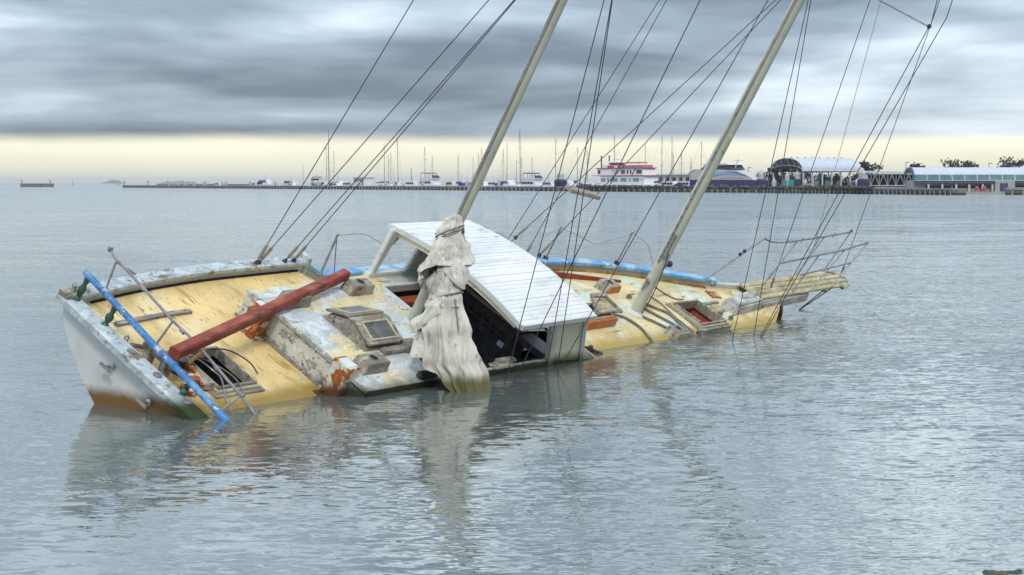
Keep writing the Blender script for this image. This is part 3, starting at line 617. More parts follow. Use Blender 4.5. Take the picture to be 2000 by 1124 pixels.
# pulpit
PP = [(2.53, .30, .24), (3.80, .28, .93), (3.95, .28, .95), (4.45, .28, .87), (5.3, .28, .87), (6.41, .28, .91), (7.47, .26, .98)]
pul = part('pulpit', tube(smoothpath(PP, 4), .017, 8), m_tube, True)
PS = [(3.75, -.22, .80), (5.23, -.22, .89), (6.27, -.22, .95), (7.21, -.22, 1.06)]
obj('pulpit_rail', tube(smoothpath(PS, 3), .017, 8), m_tube, pul, True)
obj('mid_rail', tube([(4.9, -.22, .50), (6.9, -.22, .63)], .013, 8), m_tube, pul, True)
for p in ([(4.87, .25, .10), (5.3, .28, .87)], [(6.0, .25, .10), (6.41, .28, .91)], [(7.15, .24, .12), (7.47, .26, .98)], [(4.95, -.22, .12), (5.23, -.22, .89)], [(5.72, -.22, .12), (6.27, -.22, .95)], [(6.6, -.22, .13), (7.21, -.22, 1.06)], [(3.45, -.22, .14), (3.75, -.22, .80)]):
    obj('pulpit_post', tube(p, .015, 8), m_tube, pul, True)
for x in (4.9, 5.5, 6.1, 6.8):
    obj('rail_clip', tube([(x, .28, interp([(4.45, .87), (6.41, .91), (7.47, .98)], x) - .06), (x, .28, interp([(4.45, .87), (6.41, .91), (7.47, .98)], x) + .03)], .008, 6), m_wire, pul)
for x, z in ((3.30, .66), (3.40, .72)): obj('rail_clamp', lathe([(.03, 0), (.03, .05)], 8, (x, .29, z)), m_navy, pul)
obj('pulpit_tip', lathe([(.02, 0), (.028, .02), (.01, .05)], 8, (7.47, .26, .98)), m_wire, pul)
# bobstays down to the water
for p in ([(7.3, -.1, .10), (5.5, -.05, -.75)], [(7.4, .0, .10), (5.75, .05, -.95)]): part('bobstay', tube(p, .011, 6), m_wire, True)

# ---- masts
def mast(x, r0, r1, H_, z0, name):
    o = part(name, tube([(x, 0, z0), (x, 0, H_ * .5), (x, 0, H_)], [r0, (r0 + r1) / 2 + .004, r1], 20), m_mast, True)
    obj('mast_collar', lathe([(r0 * 1.75, 0), (r0 * 1.75, .02), (r0 * 1.35, .045), (r0 * 1.2, .06)], 20, (x, 0, z0 - .005)), m_trim, o, True)
    tr = sweep([(x - r0 - .004, 0, z0 + .9), (x - (r0 + r1) / 2 - .008, 0, H_ * .5), (x - r1 - .004, 0, H_ - .3)], [(-.016, -.014), (.016, -.014), (.016, .014), (-.016, .014)], (1, 0, 0))
    obj('sail_track', tr, m_tube, o)
    n = 0; z = z0 + 1.0
    sl = mesh('track_slide', box(0, 0, 0, .008, .024, .022), m_wire)
    while z < 6.8:
        rr = r0 + (r1 - r0) * (z / H_)
        s_ = bpy.data.objects.new('track_slide', sl); COL.objects.link(s_); s_.parent = o; s_.location = (x - rr - .016, 0, z); z += random.uniform(.10, .2)
    return o
main = mast(.04, .088, .060, 16.0, zd(0, 0), 'main_mast')
mizz = mast(-5.53, .066, .048, 10.5, .335, 'mizzen_mast')
obj('mast_winch', lathe([(.045, 0), (.05, .02), (.03, .05), (.032, .10), (.05, .12), (.05, .15)], 14, (.12, -.02, .86), (1, -.1, .1)), m_navy, main, True)
obj('mast_cleat', join(box(-.055, -.05, 1.25, .03, .04, .30), box(-.06, -.05, 1.05, .03, .05, .10)), m_tube, main, bevel=.006)
obj('mast_cleat', join(box(-5.56, -.075, .92, .12, .02, .03), box(-5.56, -.065, .92, .03, .03, .05)), m_tube, mizz, bevel=.005)
obj('gooseneck', join(lathe([(.03, 0), (.03, .10)], 10, (-.02, 0, .55), (-1, -.2, 0)), box(-.11, .0, .52, .02, .03, .2)), m_tube, main, True)
obj('halyard_tail', tube(smoothpath([(-.06, -.09, 1.1), (-.02, -.13, .7), (.0, -.14, .35), (.05, -.10, .03)], 5), .009, 6), m_wire, main, True)
for o_, x, z, L_ in ((main, .04, 5.68, 1.82), (mizz, -5.53, 6.3, 1.5)):
    for s in (1, -1):
        obj('spreader', tube([(x, s * .05, z), (x + .06, s * L_, z + .02)], [.016, .011], 8), m_tube, o_, True)
        obj('spreader_tip', lathe([(.01, -.03), (.03, -.01), (.03, .02), (.01, .035)], 8, (x + .06, s * L_, z + .02)), m_wire, o_, True)

# ---- standing rigging (feet at the chainplates, heads on the spars)
RIG = [((-6.50, 1.75, .14), (-5.47, 1.5, 6.32)), ((-6.46, 1.75, .14), (-5.53, 0, 6.74)), ((-6.0, 1.75, .14), (-5.53, 0, 6.02)), ((-5.84, 1.75, .14), (-5.53, 0, 6.08)),
       ((-5.66, -1.6, .45), (-5.53, 0, 6.99)), ((-5.52, -1.6, .42), (-5.47, -1.5, 6.32)), ((-4.67, -1.5, .49), (-5.53, 0, 6.64)), ((-4.28, -1.5, .22), (-5.53, 0, 6.5)),
       ((-1.54, 1.65, .0), (.10, 1.82, 5.70)), ((-.80, 1.65, -.05), (.10, 1.82, 5.70)), ((-4.43, -1.5, .33), (.04, 0, 15.25)), ((-1.30, 1.65, .35), (.04, 0, 5.79)), ((-.41, 1.65, .0), (.04, 0, 5.83)),
       ((.32, -1.5, .31), (.04, 0, 5.64)), ((1.11, -1.5, .20), (.04, 0, 5.68)), ((4.56, 0, .06), (.04, 0, 10.69)), ((7.46, 0, .15), (.04, 0, 15.9)), ((1.17, -1.5, .17), (.10, -1.82, 5.70)), ((1.22, -1.5, .22), (.16, -1.95, 5.9))]
down = {4: .75, 5: .75, 6: .75, 7: .6, 10: .7, 13: .7, 14: .7, 17: .7, 18: .7, 11: .55}
for i, (a, b) in enumerate(RIG):
    A = Vector(a); B_ = Vector(b); d = (B_ - A).normalized()
    a2 = A - d * down.get(i, 0)
    s_ = part('shroud', tube([tuple(a2), tuple(A.lerp(B_, .5)), tuple(B_)], .0062, 6), m_wire, True)
    if A.y > -.5: obj('turnbuckle', tube([tuple(A + d * .06), tuple(A + d * .10), tuple(A + d * .26), tuple(A + d * .30)], [.010, .021, .021, .010], 8), m_tube, s_, True)
    if A.y > 1.2: obj('chainplate', join(lathe([(.035, 0), (.03, .02), (.02, .05)], 8, tuple(A), tuple(d))), m_wire, s_, True)
# caps above the spreaders
for a, b in (((.10, -1.84, 5.70), (.04, 0, 12.1)), ((.10, 1.84, 5.70), (.04, 0, 12.1)), ((-5.47, 1.5, 6.32), (-5.53, 0, 10.2)), ((-5.47, -1.5, 6.32), (-5.53, 0, 10.2)), ((.16, -1.95, 5.9), (.04, 0, 15.2))):
    part('cap_shroud', tube([a, b], .0062, 6), m_wire, True)
part('flag_halyard', tube([(5.45, 0, .85), (.04, 0, 9.78)], .005, 5), m_alu, True)

# ---- stanchions and slack lifelines
def stanchion(x, y, h, lean=0, brace=False):
    z0 = zd(x, y) + .11
    s_ = part('stanchion', tube([(x, y, z0), (x + lean, y, z0 + h)], .015, 8), m_tube, True)
    obj('stanchion_base', lathe([(.045, 0), (.045, .02), (.025, .05)], 10, (x, y, z0)), m_tube, s_, True)
    obj('stanchion_eye', lathe([(.012, 0), (.022, .015), (.012, .03)], 8, (x + lean, y, z0 + h)), m_tube, s_, True)
    if brace: obj('brace', tube([(x + .27, y, z0), (x + lean * .95, y, z0 + h * .97)], .006, 6), m_wire, s_, True)
    return (x + lean, y, z0 + h)
t0 = stanchion(-5.22, 1.74, .60, 0, True); t1 = stanchion(-2.05, 1.66, .58); t2 = stanchion(-.30, 1.58, .60); t3 = stanchion(1.18, 1.20, .62)
for p in ([t0, (-4.8, 1.66, .55), (-4.4, 1.6, .42), (-4.1, 1.55, .45)], [t1, (-1.7, 1.64, .44), (-1.4, 1.62, .30)], [(-2.4, 1.66, .48), (-2.2, 1.66, .58), t1], [(-.85, 1.55, .15), (-.65, 1.55, .44), t2], [t2, (.2, 1.52, .42), (.75, 1.48, .27), (1.0, 1.45, .32), (1.2, 1.3, .50), t3], [t3, (1.5, 1.25, .52), (1.9, 1.2, .36), (2.25, 1.1, .0)]):
    part('lifeline', tube(smoothpath(p, 6), .006, 6), m_alu, True)
part('rope_lashing', tube([(1.18 + .035 * math.cos(a), 1.2 + .035 * math.sin(a), zd(1.18, 1.2) + .13 + .004 * a) for a in [i * .6 for i in range(30)]], .012, 6), m_navy, True)
part('rope_lashing', tube([(-.28 + .035 * math.cos(a), 1.6 + .035 * math.sin(a), zd(-.28, 1.6) + .13 + .004 * a) for a in [i * .6 for i in range(30)]], .010, 6), m_navy, True)

# ------------------------------------------------------------------ loose things lying on the wreck (top-level, placed with the boat's frame)
def loose(name, g, m, label, cat, smooth=False, bevel=0, group=None, seg=2):
    o = obj(name, g, m, None, smooth, bevel, seg); o.matrix_world = BM
    return tag(o, label, cat, group)
# red-painted eight-sided timber
a, b = Vector((-9.42, -.06, .385)), Vector((-5.95, .87, .515))
octo = [(-.062, -.042), (-.042, -.062), (.04, -.062), (.066, -.03), (.066, .04), (.042, .062), (-.046, .062), (-.062, .042)]
loose('timber_beam', sweep([tuple(a), tuple(b)], octo), m_red, 'long red-painted timber beam lying aslant over the aft deck', 'timber')
for i, (p, lab) in enumerate([
    ([(-.58, .02), (-.42, -.08), (-.35, -.26), (-.36, -.46), (-.49, -.82), (-.52, -1.0)], 'grey hose from the main mast foot into the water beside the small hatch'),
    ([(.01, -.08), (.16, -.26), (.31, -.46)], 'short grey hose linking the mast foot to the pale ventilator box'),
    ([(.35, .1), (.44, -.12), (.6, -.43), (.69, -.72)], 'grey hose passing just forward of the pale ventilator box'),
    ([(.54, .2), (.67, .02), (.83, -.18), (.75, -.49), (.77, -.74)], 'bent grey hose in the middle of the foredeck, kinked near the water'),
    ([(.98, .37), (.97, .09), (.87, -.25), (.88, -.64)], 'grey hose lying along the fore hatch coaming')]):
    q = [(x, y, zd(x, y) + .024) for x, y in p]
    loose('hose', tube(smoothpath(q, 6), .02 if i != 4 else .012, 8), m_rope, lab, 'hose', True)
loose('thin_cable', tube(smoothpath([(1.56, .62, zd(1.56, .62) + .012), (1.49, .44, .0), (1.54, .21, .01), (1.7, .115, .03)], 6), .009, 6), m_wire, 'thin dark cable looping from the port deck edge to the fore hatch', 'cable', True)
# bosun's seat: a worn plank slung between two port shrouds
pa, pb = Vector((-1.06, 1.345, 1.37)), Vector((-.28, 1.28, 1.27))
loose('plank_seat', sweep([tuple(pa), tuple(pb)], [(-.075, -.03), (.075, -.03), (.085, 0), (.075, .03), (-.075, .03), (-.085, 0)]), mat('worn_seat_wood', (.29, .25, .20), .8, .2, 5, [((.40, .36, .30), 8, .5, .65)], .4, 40), 'short worn wooden plank slung in the port rigging between the masts', 'plank', bevel=.012)

# ---- old sail bundled round the mizzen and trailing in the water (world frame, hangs plumb)
def cloth_layer(levels, n=180, m_per=.012, deep=(.10, .26), seed=0, hem=None, pleats=8, twist=0.0, rough=1.0):
    """levels: (z, cx, cy, half width, half depth); hem(angle)->z of the lower edge; pleats: rounded ridges between sharp valleys"""
    V = []; F = []
    top, bot = levels[0][0], levels[-1][0]; K = max(12, int((top - bot) / m_per))
    for j in range(K + 1):
        for i in range(n):
            a = 2 * math.pi * i / n; ca, sa = math.cos(a), math.sin(a)
            zb = hem(a) if hem else bot
            z = top + (zb - top) * j / K
            lv = None
            for p, q in zip(levels, levels[1:]):
                if p[0] >= z >= q[0]:
                    t = (p[0] - z) / max(1e-6, p[0] - q[0]); t = t * t * (3 - 2 * t); lv = [p[k] + (q[k] - p[k]) * t for k in range(5)]
            if lv is None: lv = list(levels[-1])
            _, cx, cy, hw, hd = lv
            v = min(1, (top - z) / (top - bot))
            warp = .55 * noise.noise(Vector((ca * 1.3 + seed, sa * 1.3, z * 1.2))) + .22 * noise.noise(Vector((ca * 3 + seed, sa * 3, z * 2.6 + 4)))
            ph = pleats * (a + warp + twist * (top - z)) / 2
            k_ = noise.noise(Vector((ca * 1.6 - seed, sa * 1.6, z * 1.7 + 7)))
            d1 = abs(math.sin(ph)) ** .75; d2 = abs(math.sin(ph * 2.0 + 1.1 + 2 * k_)) ** .8
            am = (deep[0] + (deep[1] - deep[0]) * v) * (.85 + 1.1 * k_)
            low = noise.noise(Vector((ca * .9 + 2 * seed, sa * .9, z * 2.4)))
            fine = noise.noise(Vector((ca * 5 + z * 6 + seed, sa * 5 - z * 3, z * 7)))
            rid = 1 - 2 * abs(noise.noise(Vector((ca * 2.2 + z * 2.4, sa * 2.2 + z * 2.4, z * 2.0 + seed))))
            r = 1.0 + am * (d1 - .55) + .45 * am * (d2 - .5) + rough * (.15 * low + .03 * fine + .10 * (rid - .6))
            V.append((cx + ca * hw * r, cy + sa * hd * r, z + .03 * low))
    for j in range(K):
        for i in range(n):
            p, q = j * n + i, j * n + (i + 1) % n
            F.append((p, q, q + n, p + n))
    F.append(tuple(range(n)))
    return V, F
sail = empty('bundled_sail', (-.55, 17.7, 0))
tag(sail, 'dirty cream canvas sail bundled round the mizzen mast with its skirt in the water', 'sail')
def spart(name, g, m, par=sail):
    o = obj(name, g, m, None, 'all'); o.parent = par; o.matrix_parent_inverse = Matrix.Translation((.55, -17.7, 0)); return o
skirt = [(1.14, -.735, 18.10, .125, .13), (.98, -.75, 18.0, .155, .15), (.62, -.765, 17.90, .26, .20), (.31, -.735, 17.82, .335, .23), (.15, -.655, 17.76, .31, .22), (-.12, -.545, 17.70, .235, .20)]
def hem(a):
    c = math.cos(a)            # left (-x) side of the skirt lifts clear of the water
    return -.10 if c > -.2 else -.10 + .46 * min(1, (-c - .2) / .6)
spart('skirt', cloth_layer(skirt, 260, .012, (.22, .50), 2.0, hem, 9, .05, .55), m_canvas)
wrap = [(1.30, -.745, 18.20, .12, .13), (1.16, -.755, 18.13, .18, .16), (1.02, -.745, 18.08, .145, .14), (.90, -.76, 18.0, .20, .175), (.72, -.80, 17.94, .27, .20)]
spart('middle_wrap', cloth_layer(wrap, 240, .010, (.38, .54), 5.0, lambda a: .88 + .20 * math.sin(a + 1.2) + .05 * math.sin(3 * a), 7, 1.5, 1.3), m_canvas)
head = [(1.93, -.655, 18.62, .045, .06), (1.88, -.68, 18.59, .10, .10), (1.74, -.715, 18.50, .145, .13), (1.55, -.73, 18.38, .175, .16), (1.36, -.765, 18.26, .225, .18), (1.14, -.79, 18.15, .23, .185)]
spart('head_bundle', cloth_layer(head, 240, .010, (.38, .56), 8.0, lambda a: 1.26 + .15 * math.sin(a + 2.4) + .05 * math.sin(2 * a), 6, 1.9, 1.5), m_canvas)
flap = [(1.60, -.70, 18.32, .08, .11), (1.46, -.705, 18.24, .13, .13), (1.28, -.69, 18.17, .155, .145), (1.14, -.68, 18.12, .15, .14)]
spart('folded_flap', cloth_layer(flap, 200, .012, (.3, .46), 3.0, lambda a: 1.20 + .11 * math.sin(a * 2), 5, -1.8, .9), m_canvas)
tie = [(-.745 + .19 * math.cos(a), 18.06 + .185 * math.sin(a), 1.02 + .05 * math.cos(a + .5)) for a in [2 * math.pi * i / 40 for i in range(41)]]
spart('tie_rope', tube(tie, .012, 6, False), m_rope)
spart('tie_rope', tube([(-.72 + .165 * math.cos(a), 18.47 + .145 * math.sin(a), 1.68 + .06 * math.cos(a + .2) + .006 * a) for a in [2 * math.pi * i / 24 for i in range(61)]], .009, 6, False), m_rope)
spart('rope_tail', tube(smoothpath([(-.64, 17.88, 1.0), (-.62, 17.80, .86), (-.60, 17.74, .66), (-.63, 17.70, .44), (-.61, 17.66, .30)], 6), .009, 6), m_rope)
#PART2
# ------------------------------------------------------------------ far shore: breakwater, marina, ferry terminal
m_conc = mat('shaded_face_concrete', (.17, .155, .135), .85, .2, .5, [((.28, .26, .22), 1.2, .5, .65, (1, 1, .4)), ((.07, .065, .06), .8, .55, .7, (1, 1, .3))], wl_col=(.05, .05, .035), wl_top=.45)  # wall face toned darker than the slab, its shadowed look put into the colour
m_conctop = mat('breakwater_top_slab', (.24, .235, .25), .8, .15, .4)
m_rubble = mat('dark_rubble', (.075, .065, .055), .9, .4, .9, [((.2, .18, .15), 1.5, .55, .66)])
m_ywhite = mat('yacht_white_gelcoat', (.62, .63, .66), .35, .05, .8)
m_yoff = mat('yacht_cream_gelcoat', (.52, .49, .43), .4, .06, .8)
m_ywin = mat('yacht_dark_window', (.03, .032, .05), .2, .2, 1)
m_ynavy = mat('navy_boat_cover', (.035, .04, .16), .7, .2, 1)
m_ypurp = mat('faded_purple_cover', (.16, .11, .22), .7, .2, 1)
m_ymaroon = mat('maroon_boat_stripe', (.28, .03, .09), .5, .2, 1)
m_ymast = mat('grey_yacht_spar', (.105, .10, .105), .5, .2, 1)
m_yred = mat('ferry_red_trim', (.50, .05, .06), .5, .15, 1)
m_ypink = mat('faded_pink_canopy', (.36, .20, .28), .7, .15, 1)
m_ferry = mat('ferry_white_paint', (.74, .76, .80), .4, .04, .6)
m_funnel = mat('dark_purple_funnel', (.09, .05, .13), .5, .2, 1)
m_navyhull = mat('navy_hull_paint', (.035, .038, .13), .3, .2, .7)
m_swirl1 = mat('sky_blue_stripe', (.22, .40, .66), .4, .1, 1)
m_swirl2 = mat('pale_pink_stripe', (.55, .42, .50), .4, .1, 1)
m_pile = mat('grey_pile_sleeve', (.40, .41, .40), .6, .12, 1)
m_collar = mat('navy_rubber_collar', (.028, .035, .085), .7, .3, 1)
m_metalroof = mat('pale_metal_roof', (.50, .545, .60), .45, .05, .4)
m_truss = mat('pale_painted_steel', (.48, .50, .50), .5, .1, 1)
m_tglass = mat('green_tinted_glazing', (.10, .17, .18), .15, .15, .4)
m_fascia = mat('navy_fascia', (.05, .065, .16), .5, .2, .6)
m_twall = mat('terminal_grey_wall', (.33, .32, .30), .7, .1, .5)
m_dark = mat('dark_recess', (.05, .045, .05), .8, .2, 1)
m_teal = mat('teal_container_paint', (.02, .26, .24), .6, .15, 1)
m_binred = mat('dull_red_bin', (.38, .09, .08), .6, .15, 1)
m_leaf = mat('dark_evergreen_foliage', (.075, .072, .07), .8, .5, .8, [((.11, .10, .07), 1.5, .5, .6)])
m_bark = mat('grey_bark', (.10, .08, .07), .9, .3, 2)
m_land = mat('low_shore_land', (.15, .15, .09), .9, .3, .05)
m_hill = mat('hazy_island_scrub', (.07, .085, .06), .9, .2, .01)

A_, B_, C_ = Vector((-194, 797)), Vector((60, 377)), Vector((84, 305))
def wall_along(p, q, w, z0, z1, over=0):
    d = (q - p).normalized(); n = Vector((-d.y, d.x)) * -1
    if n.y < 0: n = -n
    a, b = p - n * over, q - n * over; c, e = q + n * (w + over), p + n * (w + over)
    return hexa([(a.x, a.y, z0), (b.x, b.y, z0), (c.x, c.y, z0), (e.x, e.y, z0)], [(a.x, a.y, z1), (b.x, b.y, z1), (c.x, c.y, z1), (e.x, e.y, z1)])
def piles_along(p, q, step, z0, z1, sz=.35):
    d = q - p; L_ = d.length; d = d / L_; n = Vector((d.y, -d.x))
    if n.y > 0: n = -n
    gs = []; s = step / 2
    while s < L_:
        c = p + d * s + n * .18; gs.append(box(c.x, c.y, (z0 + z1) / 2, sz, sz, z1 - z0)); s += step * random.uniform(.85, 1.15)
    return join(*gs)
bw = empty('breakwater', (A_.x, A_.y, 0)); tag(bw, 'long low concrete breakwater wall sheltering the marina', 'breakwater')
def bpart(name, g, m, par, org, **k):
    o = obj(name, g, m, None, **k); o.parent = par; o.matrix_parent_inverse = Matrix.Translation(org).inverted(); return o
bo = Vector((A_.x, A_.y, 0))
bpart('wall', wall_along(A_, B_, 3, -1, .98), m_conc, bw, bo); bpart('wall', wall_along(B_, C_, 3, -1, .98), m_conc, bw, bo)
bpart('top_slab', wall_along(A_, B_, 3, .98, 1.28, .25), m_conctop, bw, bo); bpart('top_slab', wall_along(B_, C_, 3, .98, 1.27, .25), m_conctop, bw, bo)
tag(bpart('wall_piles', piles_along(A_, B_, 2.6, -1, .97), m_conctop, bw, bo), kind='stuff'); tag(bpart('wall_piles', piles_along(B_, C_, 1.7, -1, .97, .22), m_conctop, bw, bo), kind='stuff')
gs = []
for i in range(420):
    t = random.random() ** .8; p = B_.lerp(A_, .17).lerp(B_.lerp(C_, .62), t); s = random.uniform(.18, .5)
    v, f = box(0, 0, 0, s * 2, s * 1.6, s * 1.2); M_ = Matrix.Translation((p.x + random.uniform(-.5, .6), p.y + random.uniform(-.6, .6), random.uniform(1.2, 1.42))) @ Matrix.Rotation(random.uniform(0, 3), 4, (random.random(), random.random(), 1))
    gs.append(([tuple(M_ @ Vector(q)) for q in v], f))
tag(bpart('rubble', join(*gs), m_rubble, bw, bo), kind='stuff')
for t in (.0, .075):
    p = A_.lerp(B_, t); bpart('beacon', join(lathe([(.2, 0), (.15, 1.2), (.32, 1.3), (.32, 1.9), (.1, 2.2)], 8, (p.x + .5, p.y + 1.4, 1.2))), m_ymaroon, bw, bo)
iw = obj('inner_breakwater', wall_along(Vector((-182, 820)), Vector((-120, 722)), 3, -1, 1.9), m_conctop); tag(iw, 'second low wall standing behind the tip of the long breakwater', 'breakwater')
def short_wall(name, p, q, z1, label, beacons):
    r = empty(name, (p.x, p.y, 0)); tag(r, label, 'breakwater'); o_ = Vector((p.x, p.y, 0))
    bpart('wall', wall_along(p, q, 3, -1, z1 - .5), m_conc, r, o_); bpart('top_slab', wall_along(p, q, 3, z1 - .5, z1, .2), m_conctop, r, o_)
    tag(bpart('wall_piles', piles_along(p, q, 2.0, -1, z1 - .55), m_conctop, r, o_), kind='stuff')
    if beacons:
        for c in (p.lerp(q, .03), p.lerp(q, .97)): bpart('beacon', lathe([(.22, 0), (.18, .9), (.36, 1.0), (.36, 1.7), (.1, 2.1)], 8, (c.x, c.y + 1.4, z1)), m_ymaroon, r, o_)
short_wall('detached_breakwater', Vector((-295, 960)), Vector((-274, 950)), 2.1, 'short detached breakwater block with a red beacon at each end', True)
short_wall('pier_wall', Vector((96.5, 312)), Vector((128, 306)), 1.45, 'short concrete wall in front of the glazed terminal', False)

# ---- boats. local frame: x along the boat, y across, z up
def boat_hull(L_, W_, F_, z0=-.3):
    V = []; F = []; st_ = [(-.5, .80, .9), (-.35, .95, .93), (-.1, 1, .97), (.15, .93, 1.02), (.33, .66, 1.1), (.45, .28, 1.18), (.5, .02, 1.22)]
    for x, w_, f_ in st_:
        for y, z in ((-w_, f_ * F_), (-w_ * .86, z0), (w_ * .86, z0), (w_, f_ * F_)): V.append((x * L_, y * W_ / 2, z))
    n = len(st_)
    for i in range(n - 1):
        for k in range(4): a, b = 4 * i + k, 4 * i + (k + 1) % 4; F.append((a, b, b + 4, a + 4))
    F += [(3, 2, 1, 0), tuple(4 * (n - 1) + k for k in range(4))]
    return V, F
def sail_yacht(x, y, H_, label, group=None, cover=None, hullm=None, rz=None, mizzen=0, lean=0):
    rz = random.uniform(-.5, .5) - 1.03 if rz is None else rz
    r = empty('sailing_yacht', (x, y, 0), rz); tag(r, label, 'yacht', group)
    L_ = max(7, H_ * .72); W_ = L_ * .3
    obj('hull', boat_hull(L_, W_, 1.25), hullm or m_ywhite, r)
    cb = obj('cabin', hexa([(-.2 * L_, -W_ * .3, 1.1), (.18 * L_, -W_ * .26, 1.2), (.18 * L_, W_ * .26, 1.2), (-.2 * L_, W_ * .3, 1.1)], [(-.19 * L_, -W_ * .24, 1.85), (.12 * L_, -W_ * .2, 1.75), (.12 * L_, W_ * .2, 1.75), (-.19 * L_, W_ * .24, 1.85)]), m_ywhite, r)
    for k in range(3): obj('window', span(-.15 * L_ + k * .09 * L_, -.15 * L_ + k * .09 * L_ + .055 * L_, -W_ * .30, -W_ * .255, 1.4, 1.62), m_ywin, cb)
    rm = max(.075, H_ * .0062)
    mst = obj('mast', tube([(.06 * L_, 0, 1.1), (.06 * L_ + lean, 0, H_)], [rm, rm * .75], 6), m_ymast, r)
    for f_ in (.45, .70): obj('spreader', tube([(.06 * L_ + lean * f_, -.09 * H_ * .5, f_ * H_), (.06 * L_ + lean * f_, .09 * H_ * .5, f_ * H_)], .035, 5), m_ymast, mst)
    obj('boom', tube([(.05 * L_, 0, 2.5), (-.34 * L_, 0, 2.35)], .07, 6), m_ymast, r)
    if cover: obj('sail_cover', tube([(.04 * L_, 0, 2.75), (-.1 * L_, 0, 2.65), (-.34 * L_, 0, 2.5)], [.30, .26, .14], 7), cover, r)
    obj('forestay', tube([(.49 * L_, 0, 1.5), (.06 * L_ + lean, 0, H_ * .97)], .022, 4), m_ymast, r); obj('backstay', tube([(-.49 * L_, 0, 1.2), (.06 * L_ + lean, 0, H_)], .018, 4), m_ymast, r)
    if mizzen: obj('mizzen_mast', tube([(-.3 * L_, 0, 1.2), (-.3 * L_, 0, mizzen)], .07, 6), m_ymast, r)
    return r
YG = 'bare-masted yachts berthed in the marina'
YL = 'white sailing yacht with a bare mast berthed behind the long breakwater'
YC = 'white sailing yacht with a navy cover on its boom behind the breakwater'
YG2 = 'yachts with navy boom covers'
masts = [(-85.7, 656.5, 10.3), (-75.6, 649.5, 17.9), (-71.1, 620.8, 22.6), (-73.1, 655.0, 15.7), (-46.7, 580.5, 16.6), (-47.9, 617.2, 13.0), (-45.8, 602.1, 13.9), (-41.4, 579.5, 18.7), (-39.0, 618.1, 8.8), (-30.6, 557.7, 15.0), (-29.8, 595.0, 12.6), (-18.4, 545.2, 12.3), (-14.1, 565.3, 11.5), (-11.7, 545.8, 12.3), (-11.3, 576.0, 15.2), (-3.0, 515.9, 13.4), (-2.1, 537.6, 15.7), (2.4, 503.1, 19.1), (3.0, 548.6, 11.4), (6.2, 520.1, 10.6), (12.6, 478.6, 15.8), (19.4, 486.7, 13.1), (22.9, 496.3, 12.6), (33.6, 536.7, 18.5), (42.8, 521.4, 15.0), (41.9, 453.4, 15.8), (46.0, 465.9, 15.7), (49.0, 488.0, 11.7), (46.2, 438.4, 10.9), (51.8, 464.0, 9.6), (51.6, 441.1, 13.8)]
YLAB = {0: 'short-masted white yacht between the cream houseboat and the hooded cruiser', 1: 'white yacht with navy boom cover just beside the tallest mast', 3: 'bare-masted yacht beside the tallest mast, on its houseboat side', 5: 'navy-covered yacht between the purple-covered yacht and the maroon-hulled yacht', 6: 'bare-masted yacht between the purple-covered yacht and the maroon-hulled yacht', 8: 'very short-masted yacht between the maroon yacht and the tall flybridge cruiser', 9: 'navy-covered yacht close behind the cruiser with the framed purple bimini', 10: 'bare-masted yacht rising behind the cruiser with the framed purple bimini', 11: 'bare-masted yacht beside the cruiser half hidden under a bright navy cover', 12: 'shorter bare-masted yacht behind the cruiser with a small purple top', 13: 'navy-covered yacht behind the cruiser with a small purple top', 14: 'taller bare-masted yacht behind the cruiser with a small purple top', 15: 'shorter of two bare-masted yachts by the launch with an open foredeck', 16: 'taller of two bare-masted yachts by the launch with an open foredeck', 18: 'short bare-masted yacht right behind the tall yacht with the leaning mast', 19: 'bare-masted yacht behind the cruiser with raked glazed wheelhouse', 20: 'thick-masted white yacht beside the lone collared pile', 21: 'navy-covered yacht between the lone collared pile and the passenger ferry', 22: 'bare-masted yacht close off the bow of the passenger ferry', 23: 'tall yacht whose bare mast rises behind the ferry wheelhouse', 24: 'yacht whose bare mast rises behind the red ferry awning', 25: 'navy-covered yacht at the stern of the passenger ferry', 26: 'tall bare-masted yacht just astern of the passenger ferry', 27: 'short bare-masted yacht behind the tall one astern of the ferry', 28: 'low bare-masted yacht in front of the long jetty building', 29: 'small navy-covered yacht beside the gabled end of the jetty building', 30: 'bare-masted yacht berthed next to the swirl-painted catamaran'}
for i, (x, y, h) in enumerate(masts):
    if i == 2: sail_yacht(x, y, h, 'white yacht with the tallest mast in the marina, behind the breakwater', None, None)
    elif i == 7: sail_yacht(x, y, h, 'maroon-hulled sailing yacht with purple boom cover and raked mast', None, m_ypurp, m_ymaroon, None, 0, -1.0)
    elif i == 17: sail_yacht(x, y, h, 'tall sailing yacht with a leaning mast and a shorter mizzen', None, None, None, None, 9.5, -.6)
    elif i == 4: sail_yacht(x, y, h, 'white yacht with a faded purple cover along its boom', None, m_ypurp)
    elif i % 4 == 1: sail_yacht(x, y, h, YLAB.get(i, YC), YG2, m_ynavy)
    else: sail_yacht(x, y, h, YLAB.get(i, YL), YG, None)

